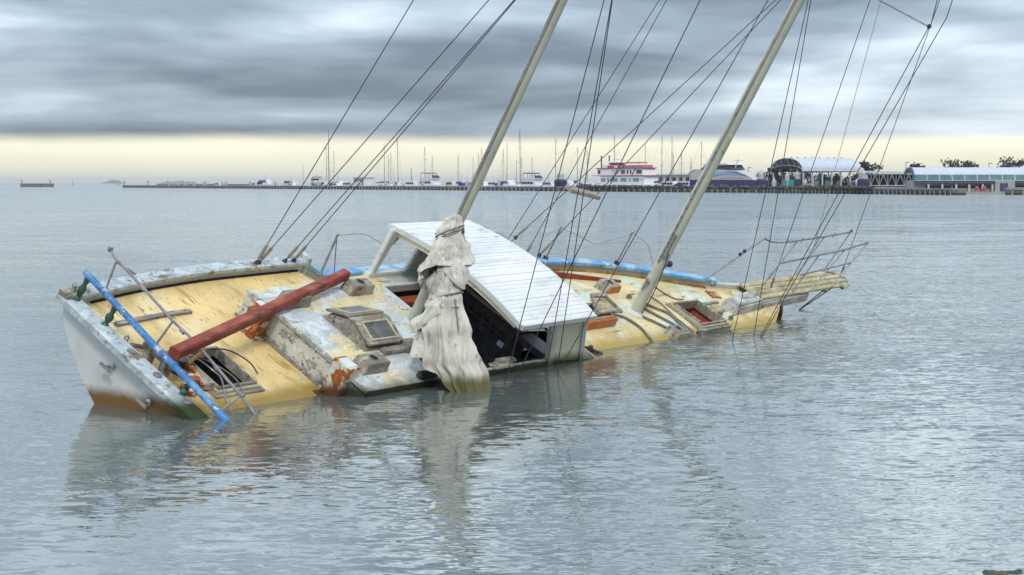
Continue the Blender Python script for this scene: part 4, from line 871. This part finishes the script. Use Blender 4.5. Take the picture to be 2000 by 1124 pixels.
def motor_yacht(x, y, L_, rz, label, fly=0, bim=None, cabm=None, hullm=None, big=1.0, cover=None, group=None):
    r = empty('motor_yacht', (x, y, 0), rz); tag(r, label, 'motor yacht', group); W_ = L_ * .34; s = big
    obj('hull', boat_hull(L_, W_, 1.5 * s), hullm or m_ywhite, r)
    c0, c1 = -.38 * L_, .22 * L_
    cb = obj('cabin', hexa([(c0, -W_ * .38, 1.35 * s), (c1, -W_ * .34, 1.5 * s), (c1, W_ * .34, 1.5 * s), (c0, W_ * .38, 1.35 * s)], [(c0 + .2, -W_ * .33, 3.1 * s), (c1 - .14 * L_, -W_ * .3, 3.1 * s), (c1 - .14 * L_, W_ * .3, 3.1 * s), (c0 + .2, W_ * .33, 3.1 * s)]), cabm or m_ywhite, r)
    nw = 4
    for k in range(nw):
        a = c0 + .4 + k * (c1 - c0 - .16 * L_) / nw; b = a + (c1 - c0 - .16 * L_) / nw * .72
        for sd in (-1, 1): obj('window', span(a, b, sd * W_ * .365 - .05, sd * W_ * .365 + .05, 2.1 * s, 2.75 * s), m_ywin, cb)
    if fly:
        obj('flybridge', hexa([(c0 + .1, -W_ * .34, 3.1 * s), (c1 - .12 * L_, -W_ * .31, 3.1 * s), (c1 - .12 * L_, W_ * .31, 3.1 * s), (c0 + .1, W_ * .34, 3.1 * s)], [(c0 + .3, -W_ * .34, 3.9 * s), (c1 - .05 * L_, -W_ * .31, 3.9 * s), (c1 - .05 * L_, W_ * .31, 3.9 * s), (c0 + .3, W_ * .34, 3.9 * s)]), cabm or m_ywhite, r)
        bt = obj('bimini', hexa([(c0 + .6, -W_ * .32, 5.3 * s), (c1 - .16 * L_, -W_ * .32, 5.2 * s), (c1 - .16 * L_, W_ * .32, 5.2 * s), (c0 + .6, W_ * .32, 5.3 * s)], [(c0 + .9, -W_ * .28, 5.6 * s), (c1 - .2 * L_, -W_ * .28, 5.55 * s), (c1 - .2 * L_, W_ * .28, 5.55 * s), (c0 + .9, W_ * .28, 5.6 * s)]), bim or m_ypurp, r)
        for px in (c0 + .7, (c0 + c1) / 2 - .8, c1 - .18 * L_):
            for sd in (-1, 1): obj('bimini_post', tube([(px, sd * W_ * .31, 3.8 * s), (px, sd * W_ * .31, 5.3 * s)], .07, 5), m_ypurp, bt)
        obj('windscreen', hexa([(c1 - .08 * L_, -W_ * .3, 3.9 * s), (c1 - .05 * L_, -W_ * .3, 3.9 * s), (c1 - .05 * L_, W_ * .3, 3.9 * s), (c1 - .08 * L_, W_ * .3, 3.9 * s)], [(c1 - .14 * L_, -W_ * .28, 4.7 * s), (c1 - .12 * L_, -W_ * .28, 4.7 * s), (c1 - .12 * L_, W_ * .28, 4.7 * s), (c1 - .14 * L_, W_ * .28, 4.7 * s)]), m_ywin, r)
    if cover: obj('cockpit_cover', prism([(-.5 * L_, 1.3), (-.12 * L_, 1.5), (-.15 * L_, 2.4 * s), (-.34 * L_, 2.6 * s), (-.48 * L_, 2.0 * s)], 1, -W_ * .4, W_ * .4), cover, r)
    obj('aerial', tube([(-.1 * L_, 0, 3.0 * s), (-.1 * L_, 0, (6.8 if fly else 5.2) * s)], .04, 4), m_ymast, r)
    obj('bow_rail', tube([(.15 * L_, -W_ * .42, 2.3 * s), (.4 * L_, -W_ * .2, 2.5 * s), (.49 * L_, 0, 2.6 * s), (.4 * L_, W_ * .2, 2.5 * s), (.15 * L_, W_ * .42, 2.3 * s)], .03, 4), m_truss, r)
    return r
AX = math.atan2(-.8557, .5175)     # along the breakwater
motor_yacht(-102.5, 668.9, 10, AX + .3, 'small cruiser with dark wraparound screen near the breakwater tip', 0, None, None, None, 1.25, m_ynavy)
motor_yacht(-109, 681, 6, AX, 'low grey runabout beside the small cruiser at the breakwater tip', 0, None, m_yoff, None, .8)
motor_yacht(-88.6, 646.0, 12, AX + .1, 'boxy cream houseboat between the small cruiser and the tallest yacht', 0, None, m_yoff, None, 1.1)
motor_yacht(-77.3, 631.1, 15, AX + 2.9, 'large cruiser with arched purple hood beside the tallest mast', 1, m_ypurp, m_yoff, None, .86, m_ypurp)
motor_yacht(-65.2, 607.3, 11, AX + .2, 'low cruiser under a navy cockpit cover right of the tallest mast', 0, None, None, None, .95, m_ynavy)
motor_yacht(-60.5, 599, 8, AX + .4, 'small plain white launch beside the square white houseboat', 0, None, m_yoff, None, .85)
hb = empty('houseboat', (-55.1, 594.3, 0), AX); tag(hb, 'square white houseboat with a row of small dark windows', 'houseboat')
obj('hull', boat_hull(12, 4.5, 1.3), m_ywhite, hb); obj('cabin', span(-4.5, 4.5, -2, 2, 1.2, 4.2), m_ywhite, hb); obj('roof', span(-4.8, 4.8, -2.3, 2.3, 4.2, 4.5), m_yoff, hb)
for k in range(6): obj('window', span(-3.9 + k * 1.35, -3.1 + k * 1.35, -2.06, -1.98, 2.9, 3.7), m_ywin, hb)
obj('door', span(2.9, 3.6, -2.07, -1.98, 1.4, 3.4), m_yred, hb)
motor_yacht(-27.0, 544.1, 14, AX + .15, 'tall flybridge cruiser with framed purple bimini and many windows', 1, m_ypurp, None, None, 1.05)
motor_yacht(-17.0, 531.4, 11, AX + 3.0, 'cruiser half hidden under a bright navy cover', 0, None, None, None, 1.0, m_ynavy)
motor_yacht(-11.0, 519.0, 10, AX - .2, 'cruiser with a purple top beside the mizzen mast line', 1, m_ypurp, None, None, .75)
motor_yacht(-5.2, 511.6, 9, AX + .3, 'plain white launch with an open foredeck behind the breakwater', 0, None, None, None, .9)
motor_yacht(-1.0, 506.0, 11, AX + .1, 'white cruiser with navy side cover among the tall masts', 0, None, None, None, 1.05, m_ynavy)
motor_yacht(7.0, 487.8, 13, AX + .1, 'flybridge cruiser with raked glazed wheelhouse and dark top', 1, m_ynavy, None, None, .98)
motor_yacht(16.6, 471.9, 10, AX + .2, 'white cruiser moored just left of the big passenger ferry', 0, None, None, None, .95)
motor_yacht(21.0, 470.0, 9, AX + 2.8, 'small cabin boat with blue cover off the bow of the passenger ferry', 0, None, None, None, .8, m_ynavy)
motor_yacht(44.2, 440, 9, AX + .2, 'low white cruiser moored astern of the passenger ferry', 0, None, None, None, .9)
motor_yacht(48.2, 434, 10, AX + .1, 'white cruiser with navy cover between the ferry and the catamaran', 0, None, None, None, .9, m_ynavy)
SM, SMG = 'small low white launch tucked in behind the breakwater', 'small launches along the breakwater'
for i, (t, bk) in enumerate([(.225, 9), (.30, 16), (.385, 10), (.43, 14), (.475, 9), (.55, 16), (.60, 9), (.635, 15), (.70, 9), (.735, 14), (.775, 10)]):
    p = A_.lerp(B_, t) + Vector((.8557, .5175)) * bk
    motor_yacht(p.x, p.y, random.uniform(6.5, 9), AX + random.uniform(-.4, .4), SM, 0, None, (m_ywhite, m_yoff)[i % 2], None, random.uniform(.75, .95), None, SMG)
# long pale jetty office behind the yachts
jo = empty('jetty_office', (44, 474, 0), AX); tag(jo, 'long pale single-storey jetty building behind the yachts', 'building')
obj('wall', span(-2, 22, 0, 5, 1.2, 4.6), m_yoff, jo); obj('roof', span(-2.4, 22.4, -.4, 5.4, 4.6, 4.9), m_metalroof, jo)
for k in range(7): obj('window', span(-.5 + k * 3.2, 1.1 + k * 3.2, -.06, .02, 2.9, 4.0), m_ywin, jo)
obj('gable_roof', prism([(13, 4.9), (19, 4.9), (16, 6.2)], 1, 0, 5), m_ypurp, jo)

# ---- paddle-steamer style passenger ferry
fe = empty('passenger_ferry', (24.3, 474.6, 0), AX); fe.scale = (.76, .6, 1); tag(fe, 'large white two-decked passenger ferry with red trim, wheelhouse and twin thin funnels', 'ferry')
obj('hull', prism([(-.5, 1.9), (-1.2, 2.3), (0, -.5), (34, -.5), (35, 1.9)], 1, -.3, 8.3), m_ferry, fe)
ld_ = obj('lower_deck', span(4.3, 33.2, 0, 8, 1.8, 4.35), m_ferry, fe)
obj('foredeck_rail', join(*[tube([(x, .1, 1.9), (x, .1, 3.0)], .05, 4) for x in (0, 1.4, 2.8, 4.2)], tube([(-.4, .1, 3.0), (4.3, .1, 3.0)], .06, 4), tube([(-.4, .1, 2.5), (4.3, .1, 2.5)], .04, 4)), m_ferry, fe)
ud_ = obj('upper_deck', hexa([(1.6, .2, 4.55), (32.2, .2, 4.55), (32.2, 7.8, 4.55), (1.6, 7.8, 4.55)], [(2.0, .2, 6.5), (31.8, .2, 6.5), (31.8, 7.8, 6.5), (2.0, 7.8, 6.5)]), m_ferry, fe)
obj('red_sheer_band', span(-1.0, 34.2, -.35, 8.35, 4.36, 4.54), m_yred, fe)
obj('red_roof_band', span(1.2, 32.6, -.2, 8.2, 6.51, 6.72), m_yred, fe)
for a, b in [(5.2, 6.3), (6.7, 7.8), (9.2, 10.2), (11.2, 12.2), (12.5, 13.5), (13.8, 14.8), (15.1, 16.1), (18.2, 19.2), (19.5, 20.5), (20.8, 21.8), (23.4, 23.9), (24.4, 24.9), (26.2, 27.2), (27.5, 28.5), (28.8, 29.8)]:
    w_ = obj('window', span(a, b, -.08, .02, 2.75, 3.75), m_ywin, ld_); obj('glazing_bar', span((a + b) / 2 - .07, (a + b) / 2 + .07, -.13, -.05, 2.75, 3.75), m_ferry, w_)
for a, b in [(2.6, 4.2), (18.2, 19.2), (19.5, 20.6), (22.0, 22.9), (24.0, 24.9), (28.2, 29.2), (29.4, 30.3), (30.5, 31.5)]: obj('window', span(a, b, .10, .26, 5.0, 6.1), m_ywin, ud_)
for k, (a, b) in enumerate([(12.4, 12.7), (13.5, 13.8), (14.6, 14.9), (15.8, 16.1)]): obj('letter_panel', join(span(a, b, .12, .22, 5.0, 6.0), span(a, a + .9, .12, .22, 5.82, 6.0), span(a, a + .7, .12, .22, 5.4, 5.55)), m_pile, ud_)
obj('stair_stripe', prism([(24.9, 4.6), (25.6, 4.6), (28.0, 6.5), (27.3, 6.5)], 1, .1, .19), m_ywin, fe)
for x in (31.3, 32.3): obj('red_door_lamp', span(x, x + .3, -.07, .02, 3.0, 3.6), m_yred, ld_)
ph = obj('wheelhouse', hexa([(7.4, 2, 6.7), (14.2, 2, 6.7), (14.2, 6, 6.7), (7.4, 6, 6.7)], [(8.0, 2.3, 8.3), (13.8, 2.3, 8.3), (13.8, 5.7, 8.3), (8.0, 5.7, 8.3)]), m_ferry, fe)
for k in range(4): obj('window', span(8.8 + k * 1.2, 9.6 + k * 1.2, 2.0, 2.3, 7.5, 8.1), m_ywin, ph)
obj('wheelhouse_roof', hexa([(7.0, 1.6, 8.31), (14.6, 1.6, 8.31), (14.6, 6.4, 8.31), (7.0, 6.4, 8.31)], [(7.6, 2, 8.6), (14.0, 2, 8.6), (14.0, 6, 8.6), (7.6, 6, 8.6)]), m_ferry, ph)
obj('searchlight_rail', join(tube([(8, 4, 9.2), (13.6, 4, 9.2)], .06, 5), *[tube([(x, 4, 8.6), (x, 4, 9.2)], .05, 4) for x in (8, 10, 12, 13.6)], tube([(10.4, 4, 8.6), (10.4, 4, 11.2)], .08, 5)), m_pile, ph)
obj('house_box', span(3.4, 7.2, 2, 6, 6.7, 7.6), m_ferry, fe)
for x in (2.2, 7.6): obj('funnel', lathe([(.30, 0), (.30, 3.3), (.40, 3.35), (.40, 3.6), (.2, 3.65)], 10, (x, 2.5, 6.7)), m_funnel, fe, True)
obj('red_name_panel', span(8.0, 12.2, 1.0, 1.2, 6.73, 7.35), m_yred, fe)
obj('pink_side_screen', span(15.0, 31.0, .9, 7.1, 6.73, 7.45), m_ypink, fe)
aw = obj('red_awning', span(13.4, 28.6, 1.6, 6.4, 8.0, 8.28), m_yred, fe)
for x in (14, 18.5, 23, 28): obj('awning_post', tube([(x, 1.8, 7.0), (x, 1.8, 8.0)], .06, 5), m_yred, aw)
# ---- fast catamaran with swirl livery
ca = empty('catamaran_ferry', (47.2, 425.3, 0), AX); tag(ca, 'fast catamaran ferry with navy hull and blue and pink swirl on its side', 'ferry')
obj('hull', prism([(0, -.3), (26, -.3), (28.5, 2.0), (26.5, 3.1), (0, 3.2)], 1, 0, 7), m_navyhull, ca)
obj('superstructure', prism([(0, 3.2), (26, 3.1), (25, 3.6), (22.5, 4.6), (19, 5.4), (12, 5.8), (2, 5.7), (0, 5.0)], 1, .3, 6.7), m_yoff, ca)
for m__, pts in ((m_swirl1, [(6, 3.5), (10, 4.9), (14, 5.2), (18, 4.9), (21, 4.2), (18, 4.4), (14, 4.5), (10, 4.1)]), (m_swirl2, [(12, 3.4), (16, 4.4), (20, 4.0), (22.5, 3.5), (18, 3.7), (15, 3.7)]), (m_ynavy, [(15, 5.3), (19, 5.1), (22, 4.4), (23.5, 3.9), (20, 4.7), (17, 5.1)])):
    obj('swirl_panel', prism(pts, 1, .20, .32), m__, ca)
obj('upper_lounge', prism([(3, 5.7), (16, 5.7), (14.5, 7.0), (5, 7.0)], 1, 1.2, 5.8), m_ywin, ca); obj('lounge_roof', prism([(4, 7.0), (15.2, 7.0), (14, 7.4), (5, 7.4)], 1, 1.0, 6.0), m_ywhite, ca)
obj('radar_arch', join(tube([(15, 3, 5.7), (16.4, 3, 8.2)], .14, 5), tube([(16.4, 1.5, 8.2), (16.4, 4.5, 8.2)], .12, 5), tube([(16.4, 3, 8.2), (16.6, 3, 9.6)], .06, 4)), m_ywhite, ca)

# ---- mooring piles
def pile(x, y, h, label, group, collar=0, r_=.75):
    r = empty('mooring_pile', (x, y, 0)); tag(r, label, 'pile', group)
    obj('sleeve', lathe([(r_, -.5), (r_, h - 1.0)], 12), m_pile, r, True); obj('cone_cap', lathe([(r_ * 1.06, h - 1.0), (r_ * .5, h - .45), (.12, h)], 12), m_pile, r, True)
    if collar: obj('rubber_collar', lathe([(r_ * 1.75, 1.0), (r_ * 1.9, 1.3), (r_ * 1.9, 1.0 + collar - .4), (r_ * 1.4, 1.0 + collar)], 12), m_collar, r, True)
P1, G1 = 'grey conical-capped mooring pile with a fat navy rubber collar', 'collared mooring piles'
pile(14.1, 466, 5.8, 'lone collared grey pile standing among the yachts left of the passenger ferry', None, 2.4, .95)
for x, y, h, lb in ((60.6, 389.5, 5.4, 'navy-collared grey pile between the catamaran and the teal container'), (69.6, 390, 5.3, 'navy-collared grey pile between the teal container and the shelter columns'), (80.5, 367, 5.6, 'navy-collared grey pile at the outer end of the covered gangway')): pile(x, y, h, lb, G1, 2.3, .72)
for x, y, h in ((63.2, 386, 3.6), (66.0, 384, 5.1), (70.8, 386, 3.4)): pile(x, y, h, 'plain pale mooring pile without a collar beside the arched canopy', 'plain piles by the canopy', 0, .55)
pp = obj('marina_post', lathe([(.55, -.5), (.55, 2.6), (.3, 3.0)], 8), m_pile, None)
for i, t in enumerate([.09, .115, .13, .14, .155, .17, .18, .19, .21, .24, .255, .30, .36, .40, .45, .52, .57, .62, .68, .73]):
    o = pp if i == 0 else pp.copy()
    if i: COL.objects.link(o)
    p = A_.lerp(B_, t) + Vector((.8557, .5175)) * random.uniform(5, 9); o.location = (p.x, p.y, random.uniform(0, .5))
    tag(o, 'short grey marina post standing just behind the long breakwater', 'post', 'posts along the breakwater')

# ---- low land behind the right-hand shore
la = obj('shore_land', ([(46, 500, 1.0), (62, 412, 1.0), (86, 392, 1.0), (110, 372, 1.0), (330, 372, 1.0), (700, 900, 1.4), (200, 900, 1.4), (46, 500, -1), (62, 412, -1), (86, 392, -1), (110, 372, -1), (330, 372, -1), (700, 900, -1), (200, 900, -1)], [(0, 1, 2, 3, 4, 5, 6)] + [(i, (i + 1) % 7, 7 + (i + 1) % 7, 7 + i) for i in range(7)]), m_land); tag(la, kind='structure')

# ---- arched ferry-wharf canopy
cn = empty('wharf_canopy', (70.3, 388, 0), R(28)); tag(cn, 'open wharf shelter with a big pale barrel-vault metal roof on columns', 'shelter')
SP, CL, EZ, RZ = 12.5, 18.6, 5.25, 3.25
arc = [(SP * (1 - math.cos(math.pi * i / 16)) / 2, EZ + RZ * math.sin(math.pi * i / 16) ** .8) for i in range(17)]
for k in range(9):
    x0, x1 = CL * k / 9, CL * (k + 1) / 9 - .05
    obj('roof_sheet', prism(arc + [(a, b - .14) for a, b in reversed(arc)], 0, x0, x1), m_metalroof, cn)
obj('ridge_vents', join(*[box(CL * (k + .5) / 8, SP / 2 + random.uniform(-.5, .5), EZ + RZ + .1, .5, .4, .25) for k in range(8)]), m_pile, cn)
obj('eave_beam', span(-.2, CL, -.06, .10, EZ - .28, EZ - .02), m_ypurp, cn); obj('eave_beam', span(-.2, CL, SP - .1, SP + .06, EZ - .28, EZ - .02), m_ypurp, cn)
tr = [tube([(.05, a, b - .12) for a, b in arc], .09, 5), tube([(.05, a, EZ + (b - EZ) * .45 - .1) for a, b in arc], .07, 5)]
for i in range(0, 16, 2): tr.append(tube([(.05, arc[i][0], arc[i][1] - .1), (.05, arc[i + 1][0], EZ + (arc[i + 1][1] - EZ) * .45 - .1), (.05, arc[i + 2][0], arc[i + 2][1] - .1)], .05, 4))
obj('gable_truss', join(*tr), m_pile, cn)
for i in range(7):
    for yy in (.3, SP - .3): obj('column', span(.5 + i * 2.9, .8 + i * 2.9, yy - .15, yy + .15, .8, EZ - .3), m_truss, cn)
obj('wharf_floor', span(-3, CL + 3, -1.5, SP + 2, -.5, 1.15), m_dark, cn)
for i, (a, b, h, m__) in enumerate([(1.5, 3.4, 3.2, m_dark), (4.4, 5.3, 3.6, m_fascia), (6.5, 9.5, 2.8, m_dark), (10.2, 10.9, 3.7, m_fascia), (12.2, 14.6, 3.2, m_dark), (15.3, 16.6, 3.6, m_fascia)]):
    obj('screen_wall', span(a, b, 3 + (i % 2) * 2, 3.3 + (i % 2) * 2, 1.15, h + .3), m__, cn)
for k in range(5): obj('glass_screen', span(1.0 + k * 3.5, 2.6 + k * 3.5, 1.0, 1.06, 1.15, 2.9), m_tglass, cn)
tl = obj('teal_container', join(span(65.0, 67.4, 383.5, 385.5, 1.1, 2.95), *[span(65.0 + k * .4, 65.12 + k * .4, 383.42, 383.5, 1.1, 2.95) for k in range(7)]), m_teal); tag(tl, 'small teal ribbed container standing beside the barrel-roofed wharf shelter', 'container')
# ---- covered truss gangway
gw = empty('covered_gangway', (83.5, 372, 0), R(-10)); tag(gw, 'covered gangway of white zigzag trusses leading to the glazed terminal', 'gangway')
GL = 14.5
obj('roof', hexa([(-3.5, -.6, 4.75), (GL, -.6, 4.35), (GL, 3.1, 4.35), (-3.5, 3.1, 4.75)], [(-3.5, -.6, 5.2), (GL, -.6, 4.75), (GL, 3.1, 4.75), (-3.5, 3.1, 5.2)]), m_metalroof, gw)
obj('floor', span(-1, GL, 0, 2.5, 1.35, 1.6), m_fascia, gw)
for yy in (0, 2.5):
    obj('chord', tube([(-1, yy, 1.7), (GL, yy, 1.7)], .11, 5), m_truss, gw); obj('chord', tube([(-1, yy, 4.4), (GL, yy, 4.2)], .11, 5), m_truss, gw)
    for k in range(8):
        x = -1 + k * 1.9
        obj('diagonal', tube([(x, yy, 4.3), (x + .95, yy, 1.7), (x + 1.9, yy, 4.3)], .085, 5), m_truss, gw); obj('upright', tube([(x + .95, yy, 1.7), (x + .95, yy, 4.3)], .05, 4), m_truss, gw)
obj('back_screen', span(-.8, GL, 2.6, 2.7, 1.7, 4.2), m_dark, gw)
# ---- glazed terminal
te = empty('ferry_terminal', (88.5, 352, 0), R(-4)); tag(te, 'long ferry terminal with curved pale roof and sloping green-tinted glass bays', 'building')
TL = 46
obj('roof', prism([(0, 4.15), (.5, 4.7), (1.6, 5.3), (3.5, 5.7), (6.5, 5.8), (10, 5.3), (11, 4.7), (11, 4.5), (6.5, 5.5), (3.5, 5.4), (1.2, 4.7), (.2, 4.0)], 0, 0, TL), m_metalroof, te)
obj('gable_rim', prism([(0, 4.15), (1.6, 5.3), (3.5, 5.72), (6.5, 5.82), (10, 5.3), (11, 4.7), (11, 4.3), (6.5, 5.2), (3.5, 5.1), (1.2, 4.4), (-.6, 2.9), (-.9, 2.95)], 0, -.35, -.02), m_fascia, te)
for k in range(17):
    x0, x1 = k * 2.7 + .1, k * 2.7 + 2.6
    obj('glass_bay', hexa([(x0, -.8, 2.95), (x1, -.8, 2.95), (x1, -.66, 2.95), (x0, -.66, 2.95)], [(x0 - .0, .05, 4.12), (x1 - .0, .05, 4.12), (x1, .2, 4.12), (x0, .2, 4.12)]), m_tglass, te)
    obj('glazing_rib', hexa([(x1, -.86, 2.93), (x1 + .12, -.86, 2.93), (x1 + .12, -.66, 2.93), (x1, -.66, 2.93)], [(x1, 0, 4.14), (x1 + .12, 0, 4.14), (x1 + .12, .2, 4.14), (x1, .2, 4.14)]), m_truss, te)
obj('sill_rail', span(-.2, TL, -.95, -.55, 2.80, 2.93), m_truss, te); obj('fascia_band', span(-.2, TL, -.8, -.4, 2.25, 2.80), m_fascia, te)
obj('lower_wall', span(0, TL, .6, 10.5, .5, 2.9), m_twall, te); obj('wharf_deck', span(-6, TL, -2.5, 11, -.05, .45), m_twall, te)
for a, b in ((2.5, 8), (8.5, 11.6), (12.0, 14.5), (14.9, 16.4), (22, 26)): obj('opening', span(a, b, .52, .62, 1.15, 1.75), m_dark, te)
for x in (3, 6, 9, 11.8, 14.7, 16.8): obj('column', span(x - .2, x + .2, -.5, -.2, .45, 2.25), m_yoff, te)
kb = obj('entrance_box', span(17.2, 21.4, -1.3, .6, .45, 2.75), m_twall, te)
for a in (18.2, 19.1): obj('door', span(a, a + .8, -1.36, -1.28, .5, 2.3), m_ynavy, kb)
bn = None
for x in (101.5, 103.2):
    o = obj('waste_bin', lathe([(.42, .45), (.45, 1.3), (.35, 1.55), (.1, 1.65)], 10, (x, 349.4, 0)), m_binred); tag(o, 'dull red rounded bin standing on the terminal wharf', 'bin', 'bins at the terminal')
def lamp(x, y, h, label):
    r = empty('lamp_post', (x, y, 0)); tag(r, label, 'lamp post', 'lamp posts behind the terminal')
    obj('pole', tube([(0, 0, .8), (0, 0, h)], .08, 5), m_ymast, r); obj('lamp_head', box(.3, 0, h, .9, .3, .14), m_ymast, r)
for x, y, h in ((93.5, 380, 7.2), (97, 381, 6.9), (109.0, 380, 7.0), (113.5, 381, 7.0), (60.5, 410, 6.3)): lamp(x, y, h, 'slim lamp post rising behind the wharf buildings')
# ---- trees on the shore
def tree(x, y, h, w_, label, group, base=.35, seed=0, n=420):
    rnd = random.Random(seed); r = empty('shore_tree', (x, y, .9)); tag(r, label, 'tree', group)
    tr_ = [tube([(0, 0, -.2), (.1, 0, h * .5), (-.1, .1, h * .8)], [.28, .2, .08], 6)]
    cl_ = [(rnd.uniform(-.40, .40) * w_, rnd.uniform(-.3, .3) * w_, h * rnd.uniform(base + .12, .92), w_ * rnd.uniform(.13, .24)) for _ in range(9)]
    for c in cl_: tr_.append(tube([(0, 0, h * .35), (c[0] * .6, c[1] * .6, (h * .35 + c[2]) / 2), c[:3]], [.12, .07, .03], 5))
    obj('trunk', join(*tr_), m_bark, r)
    V = []; F = []
    for _ in range(n):
        c = rnd.choice(cl_); d = Vector((rnd.gauss(0, 1), rnd.gauss(0, 1), rnd.gauss(0, .62))).normalized() * (c[3] * rnd.uniform(.4, 1.15))
        p = Vector(c[:3]) + Vector((d.x, d.y, d.z * .75)); q = Matrix.Rotation(rnd.uniform(0, 6), 3, (rnd.random(), rnd.random(), rnd.random() + .1)); s = rnd.uniform(.16, .42)
        o_ = len(V); V += [tuple(p + q @ Vector(k)) for k in ((-s, -s * .6, 0), (s, -s * .5, 0), (s * .7, s * .6, .1), (-s * .6, s * .7, -.08))]; F.append((o_, o_ + 1, o_ + 2, o_ + 3))
    obj('crown', (V, F), m_leaf, r)
    return r
TGp = 'dark trees behind the terminal roof'; TL_ = 'dark spreading tree rising behind the terminal roof'
tree(91.0, 405, 7.0, 6.0, 'dark umbrella-shaped tree between the barrel roof and the gangway', None, .5, 1)
tree(66.5, 401, 6.9, 5.0, 'tree growing up through the open gable of the barrel-roofed shelter', None, .35, 2)
for i, (x, y, h, w_, lb) in enumerate([(100.2, 396, 6.2, 5.0, 'small dark tree peeping over the gangway end of the terminal roof'), (109.5, 392, 7.2, 8.0, 'wide dark tree behind the middle of the terminal roof, between lamp posts'), (122.5, 392, 7.4, 7.5, 'tall dark domed tree behind the far end of the terminal roof')]): tree(x, y, h, w_, lb, TGp, .45, 3 + i, 520)
SG = 'round shrubs along the shore'
for i, (x, y, h, w_) in enumerate([(58.5, 419, 4.6, 6), (61.5, 414, 3.8, 6), (64.5, 408, 3.9, 7), (68.5, 409, 3.8, 7), (75.5, 409, 4.1, 8), (80.5, 408, 3.7, 7), (85, 407, 3.5, 6), (54.5, 424, 5.0, 5)]): tree(x, y, h, w_, 'low dark rounded shrub on the shore behind the wharf', SG, .1, 20 + i, 420)

# ---- distant islands and channel poles
def island(name, cx, cy, L_, H_, label, seed):
    rnd = random.Random(seed); V = []; F = []; nx, ny = 40, 6
    for j in range(ny + 1):
        for i in range(nx + 1):
            u, v = i / nx, j / ny; e_ = math.sin(math.pi * u) ** .8 * math.sin(math.pi * v) ** .6
            z = H_ * e_ * (.65 + .5 * noise.noise(Vector((u * 4 + seed, v * 2, 0)))) - .5
            V.append((cx + (u - .5) * L_, cy + (v - .5) * L_ * .5, z))
    for j in range(ny):
        for i in range(nx): a = j * (nx + 1) + i; F.append((a, a + 1, a + nx + 2, a + nx + 1))
    o = obj(name, (V, F), m_hill, None, 'all'); tag(o, label, kind='structure')
island('island', -2245, 9000, 130, 26, 'low hazy island on the horizon', 3.3)
island('hills', -1920, 9200, 230, 22, 'low hazy hills behind the breakwater tip', 8.1)
for x, y in ((-412, 1500), (-369, 1500), (-323, 1500)):
    o = obj('channel_marker', join(tube([(x, y, -.5), (x, y, 6.5)], .14, 5), box(x, y, 1.0, .9, .9, .6)), m_ymast); tag(o, 'thin channel marker pole far out on the open water', 'channel marker', 'channel markers')

# ---- weedy rock breaking the surface close by
bm = bmesh.new(); bmesh.ops.create_icosphere(bm, subdivisions=5, radius=1)
for v in bm.verts:
    p = v.co.copy(); k = 1 + .30 * noise.noise(p * 1.6 + Vector((3, 1, 2))) + .10 * noise.noise(p * 5) + .04 * noise.noise(p * 14)
    v.co = Vector((p.x * .34, p.y * .36, p.z * .33)) * k
me = bpy.data.meshes.new('weedy_rock'); bm.to_mesh(me); bm.free()
me.materials.append(mat('weedy_rock_surface', (.035, .060, .045), .6, .4, 6, [((.10, .09, .02), 8, .55, .65), ((.02, .03, .035), 14, .5, .65)], .6, 40))
me.polygons.foreach_set('use_smooth', [True] * len(me.polygons))
rk = bpy.data.objects.new('weedy_rock', me); COL.objects.link(rk); rk.location = (2.95, 9.2, -.285); tag(rk, 'dark green weedy rock just breaking the surface close to shore', 'rock')

# ---- thin sea haze over the whole bay
m_haze = bpy.data.materials.new('sea_haze'); m_haze.use_nodes = True
hn = m_haze.node_tree.nodes; hn.clear()
ho = hn.new('ShaderNodeOutputMaterial'); pv = hn.new('ShaderNodeVolumePrincipled'); pv.inputs['Color'].default_value = (.92, .95, 1, 1); pv.inputs['Density'].default_value = 9e-5; pv.inputs['Anisotropy'].default_value = .2
m_haze.node_tree.links.new(pv.outputs[0], ho.inputs['Volume'])
hz = obj('haze', span(-13500, 13500, -280, 15600, -2.2, 45), m_haze); tag(hz, kind='stuff', label='thin pale sea haze over the bay')
